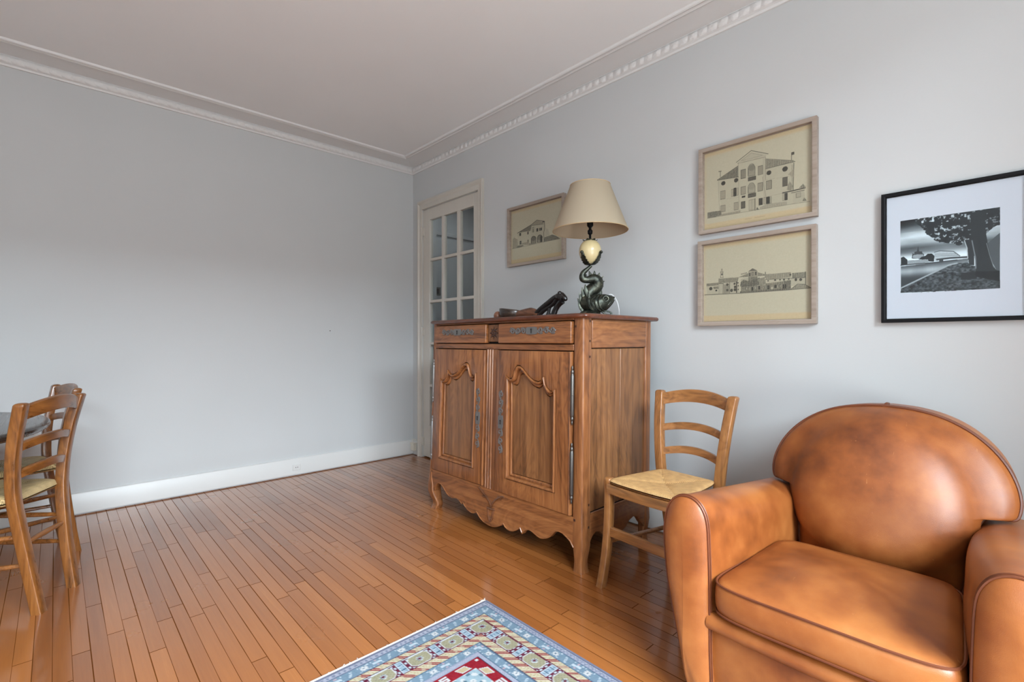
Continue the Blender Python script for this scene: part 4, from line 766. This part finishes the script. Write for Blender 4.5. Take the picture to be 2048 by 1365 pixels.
# ------------------------------------------------------------------ ladder back rush chairs
def rrect(cx, cy, z, hx, hy, c=.006):
    o = []
    for sx, sy, a0 in ((1, -1, -90), (1, 1, 0), (-1, 1, 90), (-1, -1, 180)):
        for k in range(3): a = R(a0 + 45 * k); o.append((cx + sx * (hx - c) + c * math.cos(a), cy + sy * (hy - c) + c * math.sin(a), z))
    return o
def chair(label, kind, loc, rz):
    W = M_chair if kind == 'side' else M_chairdark
    t = thing('rush_chair', label, 'chair', loc, R(rz), 'ladder back rush chairs' if kind != 'side' else None)
    for s in (-1, 1):
        pts = [(.105, .212, 0), (.109, .196, .10), (.116, .178, .22), (.128, .161, .36), (.139, .154, .45), (.149, .157, .55), (.160, .170, .66), (.169, .188, .75), (.174, .198, .795)]
        pts = smoothpath(pts, 4); secs = [rrect(s * x, y, z, .0185, .0170, .0035) for x, y, z in pts]
        x, y, z = pts[-1]
        for dz, k in ((.004, .92), (.007, .75), (.009, .45)): secs.append(rrect(s * x, y + dz * .2, z + dz, .0185 * k, .0170 * k, .0035 * k))
        MB().loft(secs).build('back_post', W['z'], t, smooth=50)
        if kind == 'side':
            pts = smoothpath([(.197, -.186, 0), (.190, -.178, .06), (.181, -.168, .16), (.176, -.161, .28), (.175, -.158, .40), (.175, -.160, .452)], 4); secs = [rrect(s * x, y, z, .0165, .0175, .006) for x, y, z in pts]
            x, y, z = pts[-1]; secs += [rrect(s * x, y, z + .005, .0145, .0155, .006), rrect(s * x, y, z + .007, .009, .010, .005)]
            MB().loft(secs).build('front_leg', W['z'], t, smooth=50)
        else:
            MB().lathe([(.0005, 0), (.013, .0), (.016, .06), (.018, .2), (.019, .40), (.017, .43), (.0005, .433)], (s * .178, -.165, 0), 16).build('front_leg', W['z'], t, smooth=50)
    def slat(z, h, xw, yp, name='back_slat', arch=.020, bow=.030, crown=0):
        secs = []
        for i in range(17):
            q = -1 + i / 8; x = xw * q; y = yp + .004 + bow * (1 - q * q); dz = arch * (1 - q * q); hh = h / 2 + crown * (1 - q * q)
            secs.append([(x, y - .007, z + dz - h / 2), (x, y + .005, z + dz - h / 2), (x, y + .007, z + dz - h / 2 + .004), (x, y + .007 + .004, z + dz + hh - .004), (x, y + .006, z + dz + hh), (x, y - .004, z + dz + hh), (x, y - .007, z + dz + hh - .004)])
        MB().loft(secs).build(name, W['x'], t, smooth=40)
    slat(.764, .052, .158, .188, 'top_rail', .022, .030, .004); slat(.636, .032, .146, .166); slat(.532, .032, .136, .155)
    # rush seat: four woven triangles meeting in the middle, soft rounded edges
    def hw(y): return .190 - (y + .185) * (.190 - .138) / (.185 + .150)
    n = 48; mb = MB(); top = []; bot = []
    y0, y1 = -.185, .150
    if kind == 'side': ztop, th, zb = .460, .030, .434
    else: ztop, th, zb = .458, .034, .412
    for j in range(n + 1):
        for i in range(n + 1):
            u, v = -1 + 2 * i / n, -1 + 2 * j / n; r = max(abs(u), abs(v)); y = (y0 + y1) / 2 + v * (y1 - y0) / 2
            k = .965 + .035 * (1 - .0 * r); fr = 1 + (.05 * (1 - u * u) if v < 0 else 0) * abs(v) ** 3 * 1.0
            yy = (y0 + y1) / 2 + v * (y1 - y0) / 2 * fr
            yy *= 1 - .035 * abs(u) ** 8; x = u * hw(y) * ((.93 + .03 * v if kind == 'side' else 1) - (.09 if kind == 'side' else .05) * abs(v) ** 8); e = (1 - r ** 7) ** .5 if r < 1 else 0
            dg = math.exp(-((abs(u) - abs(v)) / .07) ** 2) * (1 - r ** 6); dome = -.012 * (1 - r) ** 1.2 + .004 * r
            top.append((x, yy, zb + th * .4 + (ztop - zb - th * .4) * e + dome - .004 * dg)); bot.append((x, yy, zb + th * .4 - th * .4 * e))
    m = n + 1
    mb.add(top, [(j * m + i, j * m + i + 1, (j + 1) * m + i + 1, (j + 1) * m + i) for j in range(n) for i in range(n)])
    mb.add(bot, [(j * m + i, (j + 1) * m + i, (j + 1) * m + i + 1, j * m + i + 1) for j in range(n) for i in range(n)])
    mb.build('rush_seat', M_rush if kind == 'side' else M_rushdull, t, smooth=180)
    if kind == 'side':
        secs = []
        for i in range(13):
            q = -1 + i / 6; x = .168 * q; y = -.176 - .012 * (1 - q * q); secs.append([(x, y - .008, .400), (x, y + .008, .400), (x, y + .008, .437), (x, y - .006, .437), (x, y - .009, .432)])
        MB().loft(secs).build('front_seat_rail', W['x'], t, smooth=40)
        for s in (-1, 1):
            MB().loft([rrect(0, 0, 0, 1, 1)] and [[(s * (a + dx), y, z) for dx, z in ((-.008, .402), (.008, .402), (.008, .436), (-.008, .436))] for a, y in ((.176, -.16), (.140, .152))]).build('side_seat_rail', W['x'], t)
        MB().box((-.172, -.172, .215), (.172, -.154, .255)).build('front_stretcher', W['x'], t, bevel=.004)
        for s in (-1, 1): MB().tube([(s * .176, -.16, .19), (s * .118, .176, .19)], .0095, 10).build('side_stretcher', W['x'], t)
        MB().tube([(-.12, .172, .25), (.12, .172, .25)], .0095, 10).build('rear_stretcher', W['x'], t)
    else:
        for s in (-1, 1):
            for z in (.19, .30): MB().tube([(s * .178, -.165, z), (s * (.153 + (z - .19) * .04), -.02, z), (s * (.113 + (z - .19) * .10), .178 - (z - .19) * .15, z)], [.008, .0115, .008], 10).build('side_stretcher', W['x'], t)
        MB().tube([(-.178, -.165, .25), (0, -.165, .25), (.178, -.165, .25)], [.008, .0115, .008], 10).build('front_stretcher', W['x'], t)
        MB().tube([(-.12, .171, .27), (0, .171, .27), (.12, .171, .27)], [.008, .011, .008], 10).build('rear_stretcher', W['x'], t)
    return t
chair('rush seated ladder back chair standing between the sideboard and leather armchair', 'side', (2.843, -.546, 0), -5)
chair('brown ladder back chair with rush seat at the round table, nearer to the viewer', 'table', (1.103, -2.566, 0), -28.7)
chair('brown ladder back chair at the round table, farther one by the bare left wall', 'table', (.600, -2.540, 0), 12)
# ------------------------------------------------------------------ round dining table
tb = thing('dining_table', 'dark round wooden dining table cut by the left edge of the view', 'table', (.897, -3.110, 0))
MB().lathe([(.0005, .650), (.682, .650), (.697, .653), (.706, .660), (.710, .668), (.710, .676), (.704, .683), (.690, .686), (.0005, .686)], n=96).build('table_top', M_table, tb, smooth=40)
MB().lathe([(.0005, .600), (.44, .600), (.44, .650), (.0005, .650)], n=64).build('apron', M_table, tb, smooth=40)
MB().lathe([(.0005, .06), (.09, .06), (.10, .10), (.07, .16), (.055, .25), (.07, .38), (.085, .45), (.06, .52), (.11, .58), (.12, .60), (.0005, .60)], n=32).build('pedestal', M_table, tb, smooth=50)
for k in range(4):
    a = R(12 + 90 * k); c0, s0 = math.cos(a), math.sin(a)
    MB().tube([(c0 * r_, s0 * r_, z) for r_, z in smoothpath([(.05, .13, 0), (.15, .12, 0), (.25, .06, 0), (.32, .022, 0)], 4) for r_, z in [(r_, z)]] if False else [(c0 * q[0], s0 * q[0], q[1]) for q in smoothpath([(.05, .13, 0), (.15, .12, 0), (.25, .06, 0), (.32, .024, 0)], 4)], [.035] * 9 + [.03, .027, .025, .024], 10).build('pedestal_foot', M_table, tb, smooth=60)

# ------------------------------------------------------------------ leather club armchair
AX = 3.528
ac = thing('armchair', 'worn cognac leather club armchair with rounded back', 'armchair', (AX, -.70, 0)); AO = (AX, -.70, 0)
def A(mb, name, mat=None, parent=ac, **k): return mb.build(name, mat or M_leather, parent, AO, **k)
PA = [(-.300, .055), (-.318, .060), (-.338, .14), (-.362, .25), (-.382, .345), (-.392, .44), (-.392, .50), (-.380, .555), (-.356, .585), (-.326, .594), (-.298, .587), (-.277, .565), (-.265, .527), (-.261, .45), (-.259, .36), (-.258, .20), (-.258, .055)]
def arm_section(s, y, t, g=0.0, bul=1.0):
    o = []
    cx, cz = -.325, .36
    for x, z in PA:
        zz = z if z < .3 else .3 + (z - .3) * (1 - .31 * t)
        inner = max(0, min(1, (x + .34) / .075)); xx = x + inner * (.045 * t + .016 * math.sin(math.pi * min(1, t * 1.1)) * bul * (z > .2)) + (1 - inner) * (.012 * t)
        xx = cx + (xx - cx) * (1 - g); zz = cz + (zz - cz) * (1 - g * .45); o.append((xx, zz))
    sm = smoothpath([(a, b, 0) for a, b in o], 4, True)
    return [(AX + (q[0] if s < 0 else -q[0]), y, q[1]) for q in sm]
YF_, YB_ = -1.095, -.30
for s in (-1, 1):
    secs = []
    for i in range(15):
        t = i / 14; secs.append(arm_section(s, YF_ + .012 + (YB_ - YF_ - .012) * t, t))
    front = [arm_section(s, YF_ + dy, 0, g) for g, dy in ((.95, -.020), (.7, -.019), (.45, -.016), (.22, -.010), (.10, -.003), (.045, .001), (.012, .005))]
    ar = A(MB().loft(front + secs), 'arm', smooth=75)
    ring = arm_section(s, YF_ + .004, 0, .004)
    A(MB().tube(ring, .0030, 6, closed=True), 'arm_piping', M_piping, ar)
    ring = arm_section(s, YF_ + .013, 0, -.006)
    A(MB().tube(ring, .0028, 6, closed=True), 'arm_seam', M_piping, ar)
# body, front rail roll, front panel, feet
A(MB().box((AX - .275, -1.060, .055), (AX + .275, -.30, .30)), 'seat_body', bevel=.02, seg=3)
fp = MB(); secs = []
for i in range(9):
    q = -1 + i / 4; secs.append([(AX + .268 * q, -1.066 - .012 * (1 - q * q), .052), (AX + .268 * q, -1.075 - .014 * (1 - q * q), .15), (AX + .268 * q, -1.070 - .012 * (1 - q * q), .245), (AX + .268 * q, -1.05, .25), (AX + .268 * q, -1.05, .052)])
A(fp.loft(secs), 'front_panel', smooth=50)
rr_ = MB(); P_ = smoothpath([(AX - .262, -1.078, .268), (AX - .1, -1.088, .268), (AX + .1, -1.088, .268), (AX + .262, -1.078, .268)], 6)
A(rr_.tube(P_, .025, 14, (0, 0, 1), .95), 'front_roll', smooth=70)
for sx in (-1, 1):
    for y in (-1.03, -.36): A(MB().lathe([(.0005, 0), (.020, 0), (.024, .03), (.022, .058), (.0005, .06)], (AX + sx * .315, y, 0), 16), 'foot', M_foot, smooth=50)
# seat cushion
def cring(g, z, dome=0.0, out=0.0):
    o = []
    for k in range(80):
        a = 2 * math.pi * (k + .5) / 80; c0, s0 = math.cos(a), math.sin(a); e = .22
        u = math.copysign(abs(c0) ** e, c0); v = math.copysign(abs(s0) ** e, s0)
        u, v = u * (1 - g) * (1 + out), v * (1 - g) * (1 + out)
        hwid = .255 - (.036) * (v + 1) / 2; x = u * hwid; y = -.885 + v * .225 - .012 * (1 - u * u) * (v < 0) * abs(v)
        zz = z + dome * (1 - (u * u)) * (1 - v * v) + .010 * (v + 1) / 2 * (dome > 0)
        o.append((AX + x, y, zz))
    return o
cu = MB().loft([cring(.9, .300), cring(.3, .300), cring(.03, .302), cring(.005, .310), cring(0, .325, out=.008), cring(0, .345, out=.012), cring(0, .366, out=.008), cring(.006, .380), cring(.05, .387, .003), cring(.15, .389, .010), cring(.3, .390, .018), cring(.5, .391, .024), cring(.75, .392, .027), cring(.95, .392, .028)])
cs_ = A(cu, 'seat_cushion', smooth=80)
for z in (.383, .306): A(MB().tube(cring(.0015, z), .0032, 6, closed=True), 'cushion_piping', M_piping, cs_)
# T shaped rounded back
H = [(0, .300), (.10, .300), (.190, .302), (.208, .34), (.218, .42), (.228, .475), (.236, .505), (.248, .522), (.266, .530), (.290, .530), (.306, .532), (.3145, .545), (.318, .58), (.309, .625), (.288, .672), (.253, .718), (.205, .758), (.145, .788), (.075, .805), (0, .811)]
half = smoothpath([(a, b, 0) for a, b in H], 4)
OUT = [(q[0], q[1]) for q in half] + [(-q[0], q[1]) for q in half[-2:0:-1]]
BC = (0, .535)
def yp(z): return -.355 - (.811 - z) * .33
def bring(k, dy):
    w = max(0, min(1, (k - .925) / .07)); w = w * w * (3 - 2 * w); o = []
    for x, z in OUT:
        a = math.atan2(z - BC[1], x); e = 1 / math.hypot(math.cos(a) / .262, math.sin(a) / (.276 if z > BC[1] else .235))
        px, pz = x * w + e * math.cos(a) * (1 - w), (z - BC[1]) * w + e * math.sin(a) * (1 - w)
        o.append((AX + px * k, yp(BC[1] + pz * k) + dy, BC[1] + pz * k))
    return o
def back(k): return [(AX + x * k, max(yp(z) + .16, -.30 + (z - .3) * .0), BC[1] + (z - BC[1]) * k) for x, z in OUT]
bk = MB().loft([back(.02), back(.9), back(.985), bring(1.0, .10), bring(1.0, .01), bring(.994, -.003), bring(.982, -.014), bring(.966, -.027), bring(.93, -.050), bring(.86, -.078), bring(.75, -.104), bring(.6, -.124), bring(.42, -.136), bring(.22, -.142), bring(.02, -.144)])
bo = A(bk, 'back_cushion', M_leatherdark, smooth=80)
A(MB().tube(bring(1.004, .004), .0046, 7, closed=True), 'back_piping', M_piping, bo)
A(MB().tube(bring(1.006, .022), .0035, 7, closed=True), 'back_seam', M_piping, bo)
A(MB().tube(smoothpath([(AX - .004, yp(.811), .806), (AX + .002, yp(.811) + .02, .817), (AX + .004, yp(.811) + .05, .815)], 4), .005, 6), 'piping_joint', M_piping, bo)
A(MB().box((AX - .30, -.335, .055), (AX + .30, -.285, .50)), 'back_shell', bevel=.02, seg=3)

# ------------------------------------------------------------------ rug
RX, RY, RW, RL = 2.393, -1.142, 1.30, 1.90
def rug_rgb(W, H):
    V_, U_ = np.mgrid[0:H, 0:W]; u = U_ / (W - 1) * RW; v = RL - V_ / (H - 1) * RL      # v measured from the edge nearest the wall
    du = np.minimum(u, RW - u); dv = np.minimum(v, RL - v); d = np.minimum(du, dv); onu = dv < du
    sc = np.where(onu, u, v); s = sc - .003; rs = np.random.RandomState(4)
    C = lambda *c: np.array(c, float)
    lav, blue, dblue, pale, cream, red, wine, olive, white = C(168, 172, 196), C(128, 156, 178), C(88, 118, 146), C(206, 220, 230), C(224, 210, 176), C(168, 30, 48), C(116, 36, 62), C(182, 174, 140), C(226, 226, 226)
    out = np.zeros((H, W, 3)); out[:] = C(168, 26, 42)
    def put(m, c): out[m] = c
    def fine(m, p, c, w=.5): put(m & (((s / p) % 1 < w) ^ ((d / p) % 1 < w)), c)
    def starrow(lo, hi, ph):
        m = (d >= lo) & (d < hi); put(m, blue); h = hi - lo; q = (d - (lo + hi) / 2) / h
        cell = .044; k = (s + ph) / cell; idx = np.floor(k).astype(int) % 3; f = (k - np.floor(k) - .5) * cell / h
        st = (abs(f) < .30) & (abs(q) < .30) & ((abs(f) < .09) | (abs(q) < .09) | (abs(abs(f) - abs(q)) < .07))
        put(m & (idx == 0) & st, white); put(m & (idx == 0) & (f * f + q * q < .006), dblue)
        bar = (abs(f - q * .4) < .11) & (abs(q) < .33); put(m & (idx == 1) & bar, pale); put(m & (idx == 1) & (abs(f - q * .4) < .04) & (abs(q) < .24), C(150, 176, 196))
        bar = (abs(f) < .40) & (abs(q + f * .12) < .13); put(m & (idx == 2) & bar, pale); fl = (f * f + (abs(q) - .30) ** 2 < .012); put(m & (idx == 2) & fl, C(206, 176, 188))
        put(m & (idx != 1) & (abs(abs(f) - .42) < .05) & (abs(abs(q) - .33) < .07), pale)
        put(m & (abs(abs(q) - .47) < .035), dblue)
    def stripes(lo, hi, ph):
        m = (d >= lo) & (d < hi); put(m, cream); h = hi - lo
        k = ((s + ph + (d - lo) * .95) / .043) % 1
        put(m & (k < .13), red); put(m & (k > .22) & (k < .35), red); put(m & (k >= .13) & (k <= .22) & (((d / .006) % 1) < .5), cream * .93)
        put(m & (k > .5) & (k < .86) & ((((d - lo) / h * 3 + k * 2) % 1) < .22), C(196, 176, 120)); put(m & (((d - lo) < .0025) | ((hi - d) < .0025)), C(92, 88, 112))
    put(d < .030, lav); fine((d > .012) & (d < .027), .0085, C(196, 198, 210)); fine((d > .014) & (d < .025), .0042, C(138, 146, 172), .4); put((d > .010) & (d < .012), C(96, 98, 126)); put((d > .0275) & (d < .030), C(104, 112, 140))
    put((d < .010), C(140, 144, 170)); starrow(.030, .068, .012); stripes(.068, .095, .0)
    m = (d >= .095) & (d < .157); put(m, wine); put(m & (d < .0985), white); put(m & (d < .0967), wine); put(m & (d > .1535), white); put(m & (d > .1553), wine)
    q = (d - .126) / .062; k = ((s - .126 + .0645) / .129); f = (k - np.floor(k) - .5) * .129 / .062
    oc = (abs(f) < .62) & (abs(q) < .44) & (abs(f) + abs(q) < .86); oc2 = (abs(f) < .58) & (abs(q) < .40) & (abs(f) + abs(q) < .80)
    hook = (abs(f) > .44) & (abs(f) < .80) & (abs(q) < .46); hk = hook & (np.sin(abs(f) * 22 + 1) * np.sin(q * 16 + .4) > .25)
    put(m & hook & hk & ~oc, pale); put(m & oc, white); put(m & oc2, olive); put(m & oc2 & ((np.sin(f * 30) * np.sin(q * 30)) > .55), olive * .85)
    r2 = f * f + q * q; put(m & oc2 & (r2 < .034), white); put(m & oc2 & (r2 < .022), C(176, 186, 190)); put(m & oc2 & (r2 < .006), wine); put(m & oc2 & (r2 < .034) & (((np.arctan2(q, f) * 8 / 6.283) % 1) < .3) & (r2 > .012), C(112, 118, 120))
    bar = (abs(f) > .84) & (abs(q) < .47); put(m & bar, pale); b2 = (abs(f) > .89) & (abs(q) < .41); put(m & b2, C(142, 172, 194)); put(m & b2 & ((np.sin(q * 34 + np.sin(f * 30)) * np.sin(f * 40)) > .2), pale); put(m & b2 & (abs(abs(q) - .2) < .03), dblue); put(m & (abs(abs(f) - .82) < .022), wine)
    stripes(.157, .192, .01); starrow(.192, .228, .03)
    put((d >= .228) & (d < .246), lav); fine((d >= .230) & (d < .244), .0085, C(188, 192, 208)); put((d > .2445) & (d < .247), C(70, 40, 60))
    m = (d >= .247) & (d < .285); k = ((s) / .07) % 2; f = (k % 1 - .5); q = (d - .266) / .038
    par = (abs(f + q * .25) < .26) & (abs(q) < .36); put(m & (k < 1) & par, white); par = (abs(f + q * .25) < .21) & (abs(q) < .28); put(m & (k < 1) & par, C(216, 190, 146))
    sh_ = (abs(f) < .2) & (abs(q) < .36) & ((abs(abs(q) - .28) < .08) | ((f < -.1) & (q > 0)) | ((f > .1) & (q < 0)) | (abs(q) < .07)); put(m & (k >= 1) & sh_, white)
    m = (d >= .285) & (d < .34 + .012 * np.sin(s * 90)); put(m, C(168, 196, 208)); put(m & ((np.sin(s * 150) * np.sin(d * 150)) > .45), white); put(m & ((np.sin(s * 120 + 1) * np.sin(d * 170 + 2)) > .6), C(96, 130, 150))
    out += (blur(rs.rand(H, W), 1)[..., None] - .5) * 26
    g = out.mean(2, keepdims=True); return np.clip((g + (out - g) * .9) * .74, 0, 255)
rg = thing('rug', 'blue and red patterned oriental rug on the parquet before the armchair', 'rug', (RX, RY, 0))
nx, ny = 400, 560
MB().box((0, -RL, .001), (RW, 0, .006)).build('rug_body', M_rugback, rg, bevel=.002)
def rplace(u, v):
    x, y = u * RW, -RL + v * RL; e = min(x, RW - x, -y, RL + y)
    return (x * .9985 + .001, y * .9985 - .001, .0066 + .0012 * min(1, e / .01) + .0008 * math.sin(x * 9) * math.sin(y * 7))
colour_grid('pile', nx, ny, rplace, rug_rgb(nx, ny), M_rug, rg)
for x0 in (-.012, RW): MB().box((x0, -RL, .0005), (x0 + .012, 0, .005)).build('selvedge', plain('white_selvedge', lin(212, 204, 196), .9, bump=.5, bscale=300), rg, bevel=.002)
random.seed(3); fr = MB()
for k in range(40):
    x = -.012 + .006 * random.random(); y = -.003 - RL * random.random() * (0.999) if k > 6 else .002 - .02 * random.random()
    fr.tube([(x, y, .003), (x - .008 * random.random(), y + .006 * (random.random() - .3), .003), (x - .012 * random.random(), y + .014 * (random.random() - .3), .0015)], .0007, 4)
fr.build('fringe_threads', M_cord, rg, smooth=0)['kind'] = 'stuff'
